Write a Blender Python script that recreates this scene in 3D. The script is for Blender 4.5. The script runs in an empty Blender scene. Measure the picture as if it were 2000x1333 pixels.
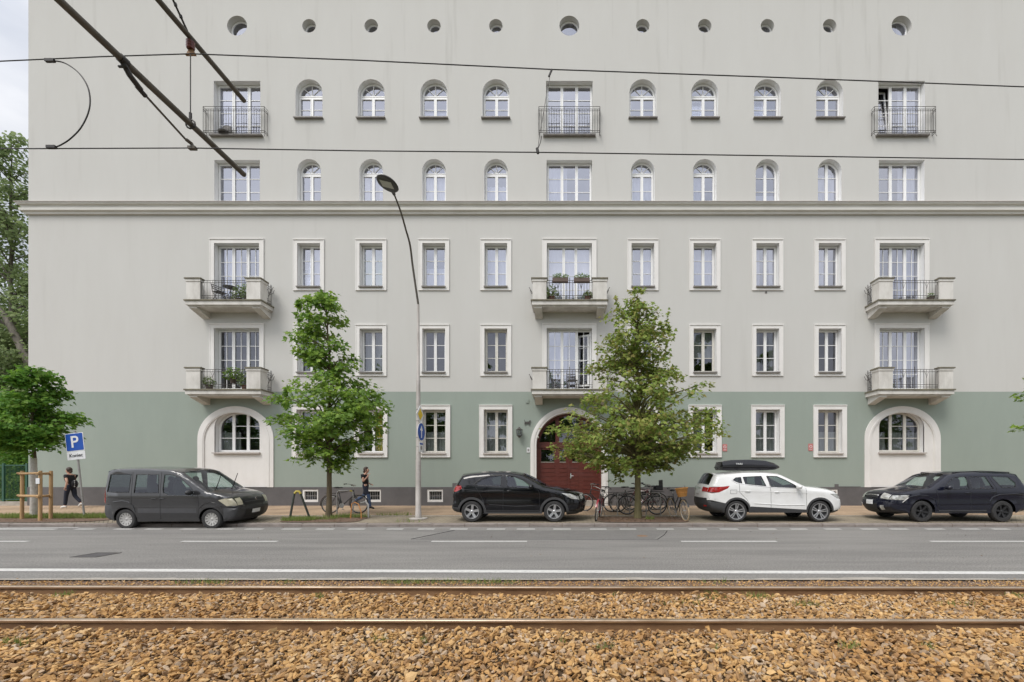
import bpy, math, random
import numpy as np
from mathutils import Vector, Matrix
from mathutils.geometry import delaunay_2d_cdt
random.seed(7); rng = np.random.default_rng(7)
R = math.radians
sc = bpy.context.scene
col = sc.collection
# ------------------------------------------------------------ camera
F, VX, VY, H = 861.0, 1098.0, 928.0, 1.6       # focal (px of 2000), vanishing point, eye height
D = 19.8                                        # distance to facade
cam = bpy.data.cameras.new('camera'); cam_o = bpy.data.objects.new('camera', cam); col.objects.link(cam_o)
cam_o.location = (0, 0, H); cam_o.rotation_euler = (R(90), 0, 0)
cam.sensor_fit = 'HORIZONTAL'; cam.sensor_width = 36; cam.lens = F/2000*36
cam.shift_x = -(VX-1000)/2000; cam.shift_y = (VY-666.5)/2000
cam.clip_start = 0.05; cam.clip_end = 3000
sc.camera = cam_o
# ------------------------------------------------------------ world, sun, exposure
SUN_DIR = Vector((-0.42, -0.62, 1.0)).normalized()
el = math.asin(SUN_DIR.z); az = math.atan2(SUN_DIR.x, SUN_DIR.y)
w = bpy.data.worlds.new('World'); sc.world = w; w.use_nodes = True
nt = w.node_tree; bg = nt.nodes['Background']
sky = nt.nodes.new('ShaderNodeTexSky'); sky.sky_type = 'NISHITA'; sky.sun_disc = False
sky.sun_elevation = el; sky.sun_rotation = az; sky.air_density = 1.0; sky.dust_density = 2.0
tc = nt.nodes.new('ShaderNodeTexCoord'); mp = nt.nodes.new('ShaderNodeMapping'); mp.inputs['Scale'].default_value = (1.3, 1.3, 3.0); mp.inputs['Location'].default_value = (3.1, .7, .4)
nz = nt.nodes.new('ShaderNodeTexNoise'); nz.inputs['Scale'].default_value = 2.2; nz.inputs['Detail'].default_value = 7
rp = nt.nodes.new('ShaderNodeValToRGB'); rp.color_ramp.elements[0].position = .30; rp.color_ramp.elements[1].position = .62
rp.color_ramp.elements[0].color = (.80,.80,.80,1); rp.color_ramp.elements[1].color = (.97,.97,.97,1)
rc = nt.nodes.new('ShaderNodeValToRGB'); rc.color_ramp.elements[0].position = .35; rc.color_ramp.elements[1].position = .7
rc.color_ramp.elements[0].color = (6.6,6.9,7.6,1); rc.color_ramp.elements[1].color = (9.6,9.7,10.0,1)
mx = nt.nodes.new('ShaderNodeMix'); mx.data_type = 'RGBA'
L = nt.links.new
L(tc.outputs['Generated'], mp.inputs['Vector']); L(mp.outputs[0], nz.inputs['Vector'])
L(nz.outputs['Fac'], rp.inputs[0]); L(nz.outputs['Fac'], rc.inputs[0])
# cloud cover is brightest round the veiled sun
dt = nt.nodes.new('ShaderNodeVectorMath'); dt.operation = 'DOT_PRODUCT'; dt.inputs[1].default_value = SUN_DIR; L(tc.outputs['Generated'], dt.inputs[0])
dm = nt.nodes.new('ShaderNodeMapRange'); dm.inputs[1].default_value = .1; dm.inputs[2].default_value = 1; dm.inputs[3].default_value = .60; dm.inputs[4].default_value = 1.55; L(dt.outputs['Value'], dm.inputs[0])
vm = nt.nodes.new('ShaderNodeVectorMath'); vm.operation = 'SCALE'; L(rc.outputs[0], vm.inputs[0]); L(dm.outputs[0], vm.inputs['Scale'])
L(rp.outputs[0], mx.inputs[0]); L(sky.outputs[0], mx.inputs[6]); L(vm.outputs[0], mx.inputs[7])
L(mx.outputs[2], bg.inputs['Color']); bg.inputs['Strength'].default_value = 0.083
sl = bpy.data.lights.new('sun', 'SUN'); sl.energy = 1.35; sl.angle = R(24); sl.color = (1.0, .95, .89)
so = bpy.data.objects.new('sun', sl); col.objects.link(so); so.rotation_euler = SUN_DIR.to_track_quat('Z','Y').to_euler()
sc.view_settings.view_transform = 'Standard'; sc.view_settings.look = 'None'; sc.view_settings.gamma = 1
sc.view_settings.exposure = 0.64
sc.render.engine = 'CYCLES'
sc.cycles.transparent_max_bounces = 12

# ------------------------------------------------------------ materials
def mat(name, c, rough=.6, metal=0, c2=None, ns=6.0, nstretch=(1,1,1), bump=0, bs=80, coat=0, spec=.5, island=None, fac=(.35,.65), emit=None, trans=0):
    m = bpy.data.materials.new(name); m.use_nodes = True
    n = m.node_tree; b = n.nodes['Principled BSDF']; k = n.links.new
    b.inputs['Base Color'].default_value = (*c, 1); b.inputs['Roughness'].default_value = rough
    b.inputs['Metallic'].default_value = metal; b.inputs['Specular IOR Level'].default_value = spec
    if coat: b.inputs['Coat Weight'].default_value = coat; b.inputs['Coat Roughness'].default_value = .04
    t = n.nodes.new('ShaderNodeTexCoord'); ma = n.nodes.new('ShaderNodeMapping'); ma.inputs['Scale'].default_value = nstretch
    k(t.outputs['Object'], ma.inputs[0])
    if c2 is None: c2 = tuple(min(1, v*.86) for v in c)
    a = n.nodes.new('ShaderNodeTexNoise'); a.inputs['Scale'].default_value = ns; a.inputs['Detail'].default_value = 6; a.inputs['Roughness'].default_value = .65
    k(ma.outputs[0], a.inputs['Vector'])
    r = n.nodes.new('ShaderNodeMapRange'); r.inputs[1].default_value = fac[0]; r.inputs[2].default_value = fac[1]
    k(a.outputs['Fac'], r.inputs[0])
    x = n.nodes.new('ShaderNodeMix'); x.data_type = 'RGBA'; x.inputs[6].default_value = (*c, 1); x.inputs[7].default_value = (*c2, 1)
    k(r.outputs[0], x.inputs[0]); out = x.outputs[2]
    if island:
        g = n.nodes.new('ShaderNodeNewGeometry'); cr = n.nodes.new('ShaderNodeValToRGB')
        while len(cr.color_ramp.elements) < len(island): cr.color_ramp.elements.new(.5)
        for i, (p, cc) in enumerate(island):
            cr.color_ramp.elements[i].position = p; cr.color_ramp.elements[i].color = (*cc, 1)
        k(g.outputs['Random Per Island'], cr.inputs[0])
        y = n.nodes.new('ShaderNodeMix'); y.data_type = 'RGBA'; y.inputs[0].default_value = .35
        k(cr.outputs[0], y.inputs[6]); k(out, y.inputs[7]); out = y.outputs[2]
    k(out, b.inputs['Base Color'])
    if bump:
        a2 = n.nodes.new('ShaderNodeTexNoise'); a2.inputs['Scale'].default_value = bs; a2.inputs['Detail'].default_value = 4
        k(t.outputs['Object'], a2.inputs['Vector'])
        bp = n.nodes.new('ShaderNodeBump'); bp.inputs['Strength'].default_value = bump; bp.inputs['Distance'].default_value = .01
        k(a2.outputs['Fac'], bp.inputs['Height']); k(bp.outputs[0], b.inputs['Normal'])
    if trans:
        tl = n.nodes.new('ShaderNodeBsdfTranslucent'); k(out, tl.inputs['Color']); ms = n.nodes.new('ShaderNodeMixShader'); ms.inputs[0].default_value = trans
        o = n.nodes['Material Output']; k(b.outputs[0], ms.inputs[1]); k(tl.outputs[0], ms.inputs[2]); k(ms.outputs[0], o.inputs['Surface'])
    m['_bsdf'] = b.name
    return m
def glassmat(name, tint, refl, rough=.015, wob=.12):
    m = bpy.data.materials.new(name); m.use_nodes = True; n = m.node_tree; k = n.links.new
    n.nodes.remove(n.nodes['Principled BSDF'])
    tr = n.nodes.new('ShaderNodeBsdfTransparent'); tr.inputs[0].default_value = (*tint, 1)
    gl = n.nodes.new('ShaderNodeBsdfGlossy'); gl.inputs['Roughness'].default_value = rough; gl.inputs['Color'].default_value = (.88,.90,1,1)
    lw = n.nodes.new('ShaderNodeLayerWeight'); lw.inputs[0].default_value = .5; fr = n.nodes.new('ShaderNodeMath'); fr.operation = 'POWER'; fr.inputs[1].default_value = 4; k(lw.outputs['Facing'], fr.inputs[0])
    ad = n.nodes.new('ShaderNodeMath'); ad.operation = 'MULTIPLY_ADD'; ad.inputs[1].default_value = .8; ad.inputs[2].default_value = refl; ad.use_clamp = True
    no = n.nodes.new('ShaderNodeTexNoise'); no.inputs['Scale'].default_value = 1.7; t = n.nodes.new('ShaderNodeTexCoord'); k(t.outputs['Object'], no.inputs['Vector'])
    bp = n.nodes.new('ShaderNodeBump'); bp.inputs['Strength'].default_value = wob; bp.inputs['Distance'].default_value = .02
    k(no.outputs['Fac'], bp.inputs['Height']); k(bp.outputs[0], gl.inputs['Normal'])
    k(fr.outputs[0], ad.inputs[0]); ms = n.nodes.new('ShaderNodeMixShader'); k(ad.outputs[0], ms.inputs[0]); k(tr.outputs[0], ms.inputs[1]); k(gl.outputs[0], ms.inputs[2])
    k(ms.outputs[0], n.nodes['Material Output'].inputs['Surface'])
    return m
def brickmat(name, c1, c2, mortar, bw, bh, rot=0, mort=.012, bump=.5, rough=.85):
    m = mat(name, c1, rough); n = m.node_tree; k = n.links.new; b = n.nodes['Principled BSDF']
    t = n.nodes.new('ShaderNodeTexCoord'); ma = n.nodes.new('ShaderNodeMapping'); ma.inputs['Rotation'].default_value = (0,0,rot)
    k(t.outputs['Object'], ma.inputs[0])
    br = n.nodes.new('ShaderNodeTexBrick'); br.inputs['Scale'].default_value = 1; br.inputs['Brick Width'].default_value = bw; br.inputs['Row Height'].default_value = bh
    br.inputs['Mortar Size'].default_value = mort; br.inputs['Color1'].default_value = (*c1,1); br.inputs['Color2'].default_value = (*c2,1); br.inputs['Mortar'].default_value = (*mortar,1)
    k(ma.outputs[0], br.inputs['Vector'])
    no = n.nodes.new('ShaderNodeTexNoise'); no.inputs['Scale'].default_value = .9; no.inputs['Detail'].default_value = 8; k(t.outputs['Object'], no.inputs['Vector'])
    mr = n.nodes.new('ShaderNodeMapRange'); mr.inputs[1].default_value = .3; mr.inputs[2].default_value = .7; mr.inputs[3].default_value = .72; mr.inputs[4].default_value = 1.15
    k(no.outputs['Fac'], mr.inputs[0])
    mm = n.nodes.new('ShaderNodeMix'); mm.data_type = 'RGBA'; mm.blend_type = 'MULTIPLY'; mm.inputs[0].default_value = 1
    k(br.outputs['Color'], mm.inputs[6]); k(mr.outputs[0], mm.inputs[7]); k(mm.outputs[2], b.inputs['Base Color'])
    bp = n.nodes.new('ShaderNodeBump'); bp.inputs['Strength'].default_value = bump; bp.inputs['Distance'].default_value = .01; bp.invert = True
    k(br.outputs['Fac'], bp.inputs['Height']); k(bp.outputs[0], b.inputs['Normal'])
    return m
M = {}
M['wall'] = mat('stucco', (.552,.547,.520), .9, c2=(.530,.522,.494), ns=.8, nstretch=(1.3,1.3,.35), fac=(.3,.7), bump=.12, bs=60)
M['green'] = mat('green_stucco', (.300,.345,.303), .9, c2=(.275,.320,.280), ns=.8, nstretch=(1.2,1.2,.4), fac=(.3,.7), bump=.12, bs=60)
M['plinth'] = mat('plinth_render', (.125,.118,.118), .85, c2=(.10,.095,.095), ns=2, bump=.2, bs=50)
M['white'] = mat('white_render', (.76,.745,.72), .8, c2=(.70,.685,.655), ns=1.6, nstretch=(1,1,.5), bump=.05, bs=40)
M['cornice'] = mat('cornice_render', (.68,.67,.63), .85, c2=(.60,.59,.55), ns=1.5, nstretch=(.6,1,3))
M['pvc'] = mat('white_pvc', (.84,.84,.83), .35, c2=(.80,.80,.79))
M['oldwood'] = mat('painted_wood', (.72,.70,.64), .5, c2=(.62,.60,.54), ns=9)
M['sill'] = mat('sill_metal', (.16,.15,.14), .5, c2=(.24,.22,.20), ns=5)
M['silllight'] = mat('sill_stone', (.52,.48,.45), .7, c2=(.42,.39,.36), ns=5)
M['balc'] = mat('balcony_render', (.66,.64,.60), .85, c2=(.47,.45,.41), ns=2.2, nstretch=(1,1,.45), fac=(.42,.72), bump=.15)
M['coping'] = mat('mossy_coping', (.13,.12,.095), .9, c2=(.22,.20,.14), ns=7, bump=.4)
M['iron'] = mat('dark_iron', (.05,.048,.047), .5, c2=(.08,.07,.06), ns=20)
M['glass'] = glassmat('window_glass', (.80,.83,.88), .35)
M['glassdark'] = glassmat('window_glass_clear', (.75,.78,.78), .13)
M['carglass'] = glassmat('car_glass', (.66,.76,.73), .07, .01, 0)
M['carglassdark'] = glassmat('tinted_car_glass', (.30,.34,.34), .06, .01, 0)
M['curtain'] = mat('net_curtain', (.62,.62,.66), .9, c2=(.50,.51,.58), ns=14, nstretch=(3,1,.3), trans=.3)
M['curtain2'] = mat('grey_curtain', (.33,.34,.34), .9, c2=(.22,.23,.22), ns=14, nstretch=(3,1,.3), trans=.2)
M['curtaingreen'] = mat('green_blind', (.13,.26,.12), .9, c2=(.09,.19,.09), ns=6)
M['curtainyellow'] = mat('yellow_blind', (.55,.45,.08), .9)
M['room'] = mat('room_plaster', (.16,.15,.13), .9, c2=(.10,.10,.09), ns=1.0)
M['door'] = mat('mahogany_door', (.115,.024,.016), .45, c2=(.085,.018,.012), ns=3, nstretch=(1,1,12), coat=.2)
M['asphalt'] = mat('asphalt', (.235,.225,.208), .9, c2=(.165,.158,.148), ns=.8, nstretch=(.25,1.6,1), bump=.5, bs=140)
M['asphalt2'] = mat('asphalt_patch', (.175,.168,.156), .9, c2=(.15,.143,.135), ns=2, bump=.5, bs=140)
# sparse rain streaks running down from the parapet
n = M['wall'].node_tree; b = n.nodes['Principled BSDF']; src = b.inputs['Base Color'].links[0].from_socket
t = n.nodes.new('ShaderNodeTexCoord'); mp2 = n.nodes.new('ShaderNodeMapping'); mp2.inputs['Scale'].default_value = (3.2,3.2,.22); v = n.nodes.new('ShaderNodeTexNoise'); v.inputs['Scale'].default_value = 1; v.inputs['Detail'].default_value = 5
r = n.nodes.new('ShaderNodeMapRange'); r.inputs[1].default_value=.60; r.inputs[2].default_value=.76; r.inputs[3].default_value=0; r.inputs[4].default_value=1
sx = n.nodes.new('ShaderNodeSeparateXYZ'); rz = n.nodes.new('ShaderNodeMapRange'); rz.inputs[1].default_value=13; rz.inputs[2].default_value=22; rz.inputs[3].default_value=.10; rz.inputs[4].default_value=.36
mu_ = n.nodes.new('ShaderNodeMath'); mu_.operation='MULTIPLY'; mm = n.nodes.new('ShaderNodeMix'); mm.data_type='RGBA'; mm.inputs[7].default_value=(.36,.35,.32,1)
n.links.new(t.outputs['Object'], mp2.inputs[0]); n.links.new(mp2.outputs[0], v.inputs['Vector']); n.links.new(v.outputs['Fac'], r.inputs[0]); n.links.new(t.outputs['Object'], sx.inputs[0]); n.links.new(sx.outputs['Z'], rz.inputs[0])
n.links.new(r.outputs[0], mu_.inputs[0]); n.links.new(rz.outputs[0], mu_.inputs[1]); n.links.new(mu_.outputs[0], mm.inputs[0]); n.links.new(src, mm.inputs[6]); n.links.new(mm.outputs[2], b.inputs['Base Color'])
# fine speckle of aggregate on asphalt
for nm in ('asphalt','asphalt2'):
    n = M[nm].node_tree; b = n.nodes['Principled BSDF']; src = b.inputs['Base Color'].links[0].from_socket
    t = n.nodes.new('ShaderNodeTexCoord'); v = n.nodes.new('ShaderNodeTexNoise'); v.inputs['Scale'].default_value = 38; v.inputs['Detail'].default_value = 3
    r = n.nodes.new('ShaderNodeMapRange'); r.inputs[1].default_value=.3; r.inputs[2].default_value=.7; r.inputs[3].default_value=.62; r.inputs[4].default_value=1.4
    mm = n.nodes.new('ShaderNodeMix'); mm.data_type='RGBA'; mm.blend_type='MULTIPLY'; mm.inputs[0].default_value=1
    n.links.new(t.outputs['Object'], v.inputs['Vector']); n.links.new(v.outputs['Fac'], r.inputs[0]); n.links.new(src, mm.inputs[6]); n.links.new(r.outputs[0], mm.inputs[7]); n.links.new(mm.outputs[2], b.inputs['Base Color'])
M['paint'] = mat('road_paint', (.62,.61,.58), .7, c2=(.36,.36,.35), ns=12, fac=(.45,.8))
M['kerb'] = mat('kerb_stone', (.27,.235,.21), .85, c2=(.18,.155,.14), ns=3, nstretch=(1,3,3), bump=.5, bs=60)
M['kerbpale'] = mat('pale_edging', (.42,.39,.34), .85, c2=(.30,.27,.23), ns=4)
M['parkpave'] = brickmat('parking_pavers', (.33,.28,.205), (.275,.23,.165), (.15,.125,.09), .2, .1, R(45))
M['footpave'] = brickmat('footway_pavers', (.47,.335,.22), (.42,.295,.19), (.27,.195,.13), .2, .1, 0, .010)
M['soil'] = mat('mulch_soil', (.13,.085,.06), .95, c2=(.20,.13,.09), ns=22, bump=1, bs=45)
M['earth'] = mat('earth', (.16,.14,.08), .95, c2=(.10,.12,.05), ns=2, bump=1, bs=20)
M['bed'] = mat('ballast_bed', (.13,.08,.04), .95, c2=(.06,.04,.02), ns=18, bump=1, bs=30)
M['stone'] = mat('ballast_stone', (.53,.33,.145), .85, c2=(.31,.19,.08), ns=14, bump=.4, bs=60,
    island=[(0,(.13,.09,.06)),(.12,(.33,.19,.085)),(.36,(.54,.315,.110)),(.56,(.67,.41,.155)),(.68,(.74,.53,.27)),(.80,(.36,.23,.125)),(.92,(.66,.56,.44)),(1,(.24,.21,.18))])
M['railsteel'] = mat('rusty_rail', (.17,.088,.04), .7, c2=(.27,.155,.075), ns=8, nstretch=(.3,1,1))
M['railtop'] = mat('worn_rail_head', (.58,.48,.38), .38, .6, c2=(.33,.25,.17), ns=5, nstretch=(.3,1,1))
M['bark'] = mat('bark', (.15,.115,.065), .9, c2=(.09,.07,.045), ns=12, nstretch=(1,1,.25), bump=.8, bs=40)
M['barkgreen'] = mat('mossy_bark', (.19,.165,.08), .9, c2=(.12,.105,.05), ns=12, nstretch=(1,1,.25), bump=.8, bs=40)
M['barkgrey'] = mat('grey_bark', (.20,.18,.15), .9, c2=(.09,.08,.065), ns=5, nstretch=(1,1,.3), bump=.8, bs=20)
M['whitewash'] = mat('limewashed_bark', (.60,.58,.54), .9, c2=(.42,.39,.34), ns=12)
def leafmat(name, cols, tr=.45):
    n = len(cols); return mat(name, cols[0], .55, c2=cols[-1], ns=1.3, island=[(i/(n-1), c) for i, c in enumerate(cols)], trans=tr, spec=.3)
M['leaf1'] = leafmat('maple_leaf', [(.08,.19,.035),(.15,.29,.045),(.26,.42,.05),(.13,.24,.07),(.38,.50,.08)])
M['leaf2'] = leafmat('turning_maple_leaf', [(.13,.23,.045),(.23,.33,.06),(.34,.42,.08),(.17,.26,.06),(.34,.22,.09),(.44,.50,.13)])
M['leaf3'] = leafmat('young_maple_leaf', [(.08,.20,.03),(.15,.31,.04),(.27,.42,.05),(.11,.24,.04)])
M['leafbg'] = leafmat('poplar_leaf', [(.17,.24,.10),(.26,.34,.14),(.38,.46,.20),(.20,.27,.12)])
M['leafbush'] = leafmat('bush_leaf', [(.08,.17,.03),(.16,.28,.04),(.27,.38,.06)])
M['grass'] = leafmat('grass_blade', [(.12,.21,.04),(.20,.30,.06),(.30,.38,.10),(.34,.34,.14)])
M['timber'] = mat('stake_timber', (.48,.31,.15), .8, c2=(.34,.21,.10), ns=5, nstretch=(4,4,.4))
M['galv'] = mat('galvanised_steel', (.40,.39,.37), .5, .5, c2=(.30,.29,.28), ns=6)
M['polewhite'] = mat('painted_pole', (.52,.49,.46), .55, c2=(.38,.35,.32), ns=4, nstretch=(1,1,.5))
M['tube'] = mat('catenary_tube', (.13,.115,.095), .6, .3, c2=(.085,.075,.06), ns=8)
M['wire'] = mat('dark_wire', (.045,.042,.04), .5, .4)
M['insul'] = mat('brown_insulator', (.14,.035,.03), .3, coat=.5)
M['blue'] = mat('sign_blue', (.012,.085,.42), .45); M['signwhite'] = mat('sign_white', (.78,.79,.80), .5)
M['signyellow'] = mat('sign_yellow', (.80,.56,.02), .5); M['black'] = mat('black_plastic', (.018,.018,.02), .5)
M['red'] = mat('sign_red', (.55,.06,.05), .5); M['pinkred'] = mat('faded_red', (.55,.20,.19), .6)
M['lens'] = mat('lamp_diffuser', (.45,.46,.40), .25); M['lamphead'] = mat('lamp_housing', (.06,.058,.055), .5)
M['rubber'] = mat('rubber', (.022,.022,.023), .75, c2=(.035,.034,.033), ns=10)
M['rimsilver'] = mat('alloy', (.62,.62,.63), .28, .85); M['rimdark'] = mat('dark_alloy', (.035,.035,.037), .4, .4)
M['rimcap'] = mat('hubcap', (.52,.51,.49), .4, .4)
M['paint_grey'] = mat('dark_grey_paint', (.040,.040,.042), .3, .3, c2=(.035,.035,.037), coat=1)
M['paint_black'] = mat('black_paint', (.003,.003,.005), .12, 0, c2=(.004,.004,.006), coat=.5, spec=.35)
M['paint_white'] = mat('white_paint', (.78,.78,.77), .25, c2=(.74,.74,.72), coat=.8)
M['paint_navy'] = mat('dark_blue_paint', (.007,.008,.017), .15, 0, c2=(.009,.010,.020), coat=.5, spec=.35)
M['clad'] = mat('grey_cladding', (.045,.045,.047), .6); M['bumper'] = mat('bumper_plastic', (.05,.05,.053), .5, c2=(.06,.06,.063))
M['headlamp'] = mat('headlamp_lens', (.62,.62,.58), .12, .3, c2=(.30,.30,.29), ns=14, coat=1)
M['headold'] = mat('yellowed_headlamp', (.62,.58,.44), .2, .1, c2=(.48,.44,.33), ns=9, coat=1)
M['tail'] = mat('tail_lamp', (.45,.015,.015), .12, coat=1, c2=(.25,.008,.008), ns=9); M['chrome'] = mat('chrome', (.7,.7,.7), .15, 1)
M['seat'] = mat('seat_fabric', (.045,.045,.048), .9)
M['box'] = mat('roof_box_plastic', (.012,.012,.016), .25, coat=.2, spec=.4)
M['skin'] = mat('skin', (.55,.33,.24), .55, c2=(.50,.28,.20)); M['hair'] = mat('dark_hair', (.035,.022,.017), .6, ns=30, c2=(.06,.035,.025))
M['clothblack'] = mat('black_cloth', (.018,.018,.022), .9); M['clothnavy'] = mat('navy_cloth', (.018,.022,.038), .9)
M['denim'] = mat('denim', (.05,.085,.17), .9); M['shoewhite'] = mat('white_shoe', (.75,.73,.70), .6)
M['wicker'] = mat('wicker', (.55,.27,.07), .75, c2=(.36,.16,.04), ns=40, nstretch=(1,1,2.5), bump=.8, bs=60)
M['terracotta'] = mat('terracotta', (.24,.11,.075), .85); M['planter'] = mat('planter_plastic', (.13,.095,.08), .8)
M['greenfence'] = mat('green_fence_paint', (.03,.10,.065), .45)
M['yellowtape'] = mat('yellow_tape', (.50,.40,.07), .6); M['rackdark'] = mat('dark_green_post', (.045,.055,.045), .5)
M['bikered'] = mat('red_paint', (.28,.03,.045), .35, coat=.5); M['bikecream'] = mat('cream_tyre', (.55,.42,.26), .7)
M['bikeblack'] = mat('bicycle_black', (.02,.02,.022), .35, coat=.4); M['orange'] = mat('orange_paint', (.55,.23,.06), .5)

n = M['stone'].node_tree; b = n.nodes['Principled BSDF']; src = b.inputs['Base Color'].links[0].from_socket
t = n.nodes.new('ShaderNodeTexCoord'); v = n.nodes.new('ShaderNodeTexNoise'); v.inputs['Scale'].default_value = .8; v.inputs['Detail'].default_value = 4
r = n.nodes.new('ShaderNodeValToRGB'); r.color_ramp.elements[0].position=.36; r.color_ramp.elements[1].position=.64; r.color_ramp.elements[0].color=(.80,.73,.66,1); r.color_ramp.elements[1].color=(1,1,1,1)
mm = n.nodes.new('ShaderNodeMix'); mm.data_type='RGBA'; mm.blend_type='MULTIPLY'; mm.inputs[0].default_value=1
n.links.new(t.outputs['Object'], v.inputs['Vector']); n.links.new(v.outputs['Fac'], r.inputs[0]); n.links.new(src, mm.inputs[6]); n.links.new(r.outputs[0], mm.inputs[7]); n.links.new(mm.outputs[2], b.inputs['Base Color'])
# ------------------------------------------------------------ mesh builder
WL = {}
def setp(o, label=None, cat=None, group=None, kind=None):
    if label: o['label'] = label
    if cat: o['category'] = cat
    if group: o['group'] = group
    if kind: o['kind'] = kind
    return o
def empty(name, loc, label, cat, group=None, rz=0):
    o = bpy.data.objects.new(name, None); col.objects.link(o); o.location = loc; o.rotation_euler = (0,0,rz)
    o.empty_display_size = .2; WL[o.name] = Vector(loc); return setp(o, label, cat, group)
def bare(name, loc, parent):
    o = bpy.data.objects.new(name, None); col.objects.link(o); o.parent = parent; o.location = loc; o.empty_display_size = .1; return o
class MB:
    def __init__(s): s.v = []; s.f = []
    def add(s, vs, fs):
        b = len(s.v); s.v += [tuple(v) for v in vs]; s.f += [tuple(i+b for i in f) for f in fs]; return s
    def box(s, x0, x1, y0, y1, z0, z1, m=None):
        vs = [Vector(p) for p in ((x0,y0,z0),(x1,y0,z0),(x1,y1,z0),(x0,y1,z0),(x0,y0,z1),(x1,y0,z1),(x1,y1,z1),(x0,y1,z1))]
        if m: vs = [m @ v for v in vs]
        return s.add(vs, [(0,3,2,1),(4,5,6,7),(0,1,5,4),(1,2,6,5),(2,3,7,6),(3,0,4,7)])
    def tube(s, pts, r, n=8, cap=True, closed=False):
        pts = [Vector(p) for p in pts]; k = len(pts)
        rr = r if isinstance(r, (list, tuple)) else [r]*k
        rings = []; up = None
        for i, p in enumerate(pts):
            if closed: t = pts[(i+1)%k]-pts[(i-1)%k]
            else: t = pts[min(i+1,k-1)]-pts[max(i-1,0)]
            if t.length < 1e-9: t = Vector((0,0,1))
            t.normalize()
            if up is None: up = Vector((0,0,1)) if abs(t.z) < .9 else Vector((0,1,0))
            a = t.cross(up)
            if a.length < 1e-4: a = t.cross(Vector((1,0,0)))
            a.normalize(); b = t.cross(a).normalized(); up = -b
            up = a.cross(t)
            rings.append([p + (a*math.cos(2*math.pi*j/n)+b*math.sin(2*math.pi*j/n))*rr[i] for j in range(n)])
        vs = [v for g in rings for v in g]; fs = []
        for i in range(k if closed else k-1):
            q = (i+1) % k
            for j in range(n): fs.append((i*n+j, i*n+(j+1)%n, q*n+(j+1)%n, q*n+j))
        if cap and not closed: fs += [tuple(range(n-1,-1,-1)), tuple((k-1)*n+j for j in range(n))]
        return s.add(vs, fs)
    def lathe(s, prof, n=24, c=(0,0,0), axis='Z', m=None):
        c = Vector(c); vs = []
        for (r, h) in prof:
            for j in range(n):
                a = 2*math.pi*j/n; x, y = r*math.cos(a), r*math.sin(a)
                v = Vector((x,y,h)) if axis == 'Z' else (Vector((x,h,y)) if axis == 'Y' else Vector((h,x,y)))
                if m: v = m @ v
                vs.append(c+v)
        fs = []
        for i in range(len(prof)-1):
            for j in range(n): fs.append((i*n+j, i*n+(j+1)%n, (i+1)*n+(j+1)%n, (i+1)*n+j))
        return s.add(vs, fs)
    def ell(s, c, r, n=12, k=8, m=None):
        c = Vector(c); vs = []; fs = []
        for i in range(k+1):
            p = math.pi*i/k
            for j in range(n):
                a = 2*math.pi*j/n; v = Vector((r[0]*math.sin(p)*math.cos(a), r[1]*math.sin(p)*math.sin(a), r[2]*math.cos(p)))
                if m: v = m @ v
                vs.append(c+v)
        for i in range(k):
            for j in range(n): fs.append((i*n+j, (i+1)*n+j, (i+1)*n+(j+1)%n, i*n+(j+1)%n))
        return s.add(vs, fs)
    def prism(s, poly, y0, y1):          # poly in (x,z), extruded along y
        n = len(poly); vs = [(x,y0,z) for x,z in poly]+[(x,y1,z) for x,z in poly]
        fs = [tuple(range(n)), tuple(range(2*n-1,n-1,-1))]+[(i,i+n,(i+1)%n+n,(i+1)%n) for i in range(n)]
        return s.add(vs, fs)
    def plate(s, outer, holes, y0, y1, sides=True):
        vs2, tr = cdt(outer, holes)
        s.add([(x,y0,z) for x,z in vs2], tr)
        if sides:
            for lp in [outer]+list(holes):
                n = len(lp); s.add([(x,y0,z) for x,z in lp]+[(x,y1,z) for x,z in lp], [(i,i+n,(i+1)%n+n,(i+1)%n) for i in range(n)])
        return s
    def build(s, name, m, parent=None, world=False, smooth=None):
        me = bpy.data.meshes.new(name); me.from_pydata(s.v, [], s.f); me.materials.append(M[m] if isinstance(m, str) else m)
        if smooth is not None:
            me.polygons.foreach_set('use_smooth', [True]*len(me.polygons)); me.set_sharp_from_angle(angle=R(smooth))
        o = bpy.data.objects.new(name, me); col.objects.link(o)
        if parent:
            o.parent = parent
            if world and parent.name in WL: o.location = -WL[parent.name]
        return o
def inside(p, poly):
    x, y = p; c = False; n = len(poly); j = n-1
    for i in range(n):
        xi, yi = poly[i]; xj, yj = poly[j]
        if (yi > y) != (yj > y) and x < (xj-xi)*(y-yi)/(yj-yi)+xi: c = not c
        j = i
    return c
def cdt(outer, holes, extra=(), lines=()):
    pts = []; fc = []; ed = []
    for lp in [outer]+list(holes)+list(lines):
        b = len(pts); pts += [Vector((p[0],p[1])) for p in lp]; n = len(lp)
        ed += [(b+i, b+(i+1)%n) for i in range(n)]
    pts += [Vector((p[0],p[1])) for p in extra]
    r = delaunay_2d_cdt(pts, ed, [], 0, 1e-5)
    vs = [(v.x, v.y) for v in r[0]]; out = []
    for f in r[2]:
        c = (sum(vs[i][0] for i in f)/len(f), sum(vs[i][1] for i in f)/len(f))
        if inside(c, outer) and not any(inside(c, h) for h in holes): out.append(tuple(f))
    return vs, out
def text_mesh(body, size, extr=.002):
    c = bpy.data.curves.new('lettering', 'FONT'); c.body = body; c.size = size; c.extrude = extr; c.align_x = 'CENTER'; c.align_y = 'CENTER'; c.offset = size*.012
    o = bpy.data.objects.new('tmp', c); col.objects.link(o); bpy.context.view_layer.update()
    me = bpy.data.meshes.new_from_object(o.evaluated_get(bpy.context.evaluated_depsgraph_get()))
    bpy.data.objects.remove(o); return me
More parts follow.
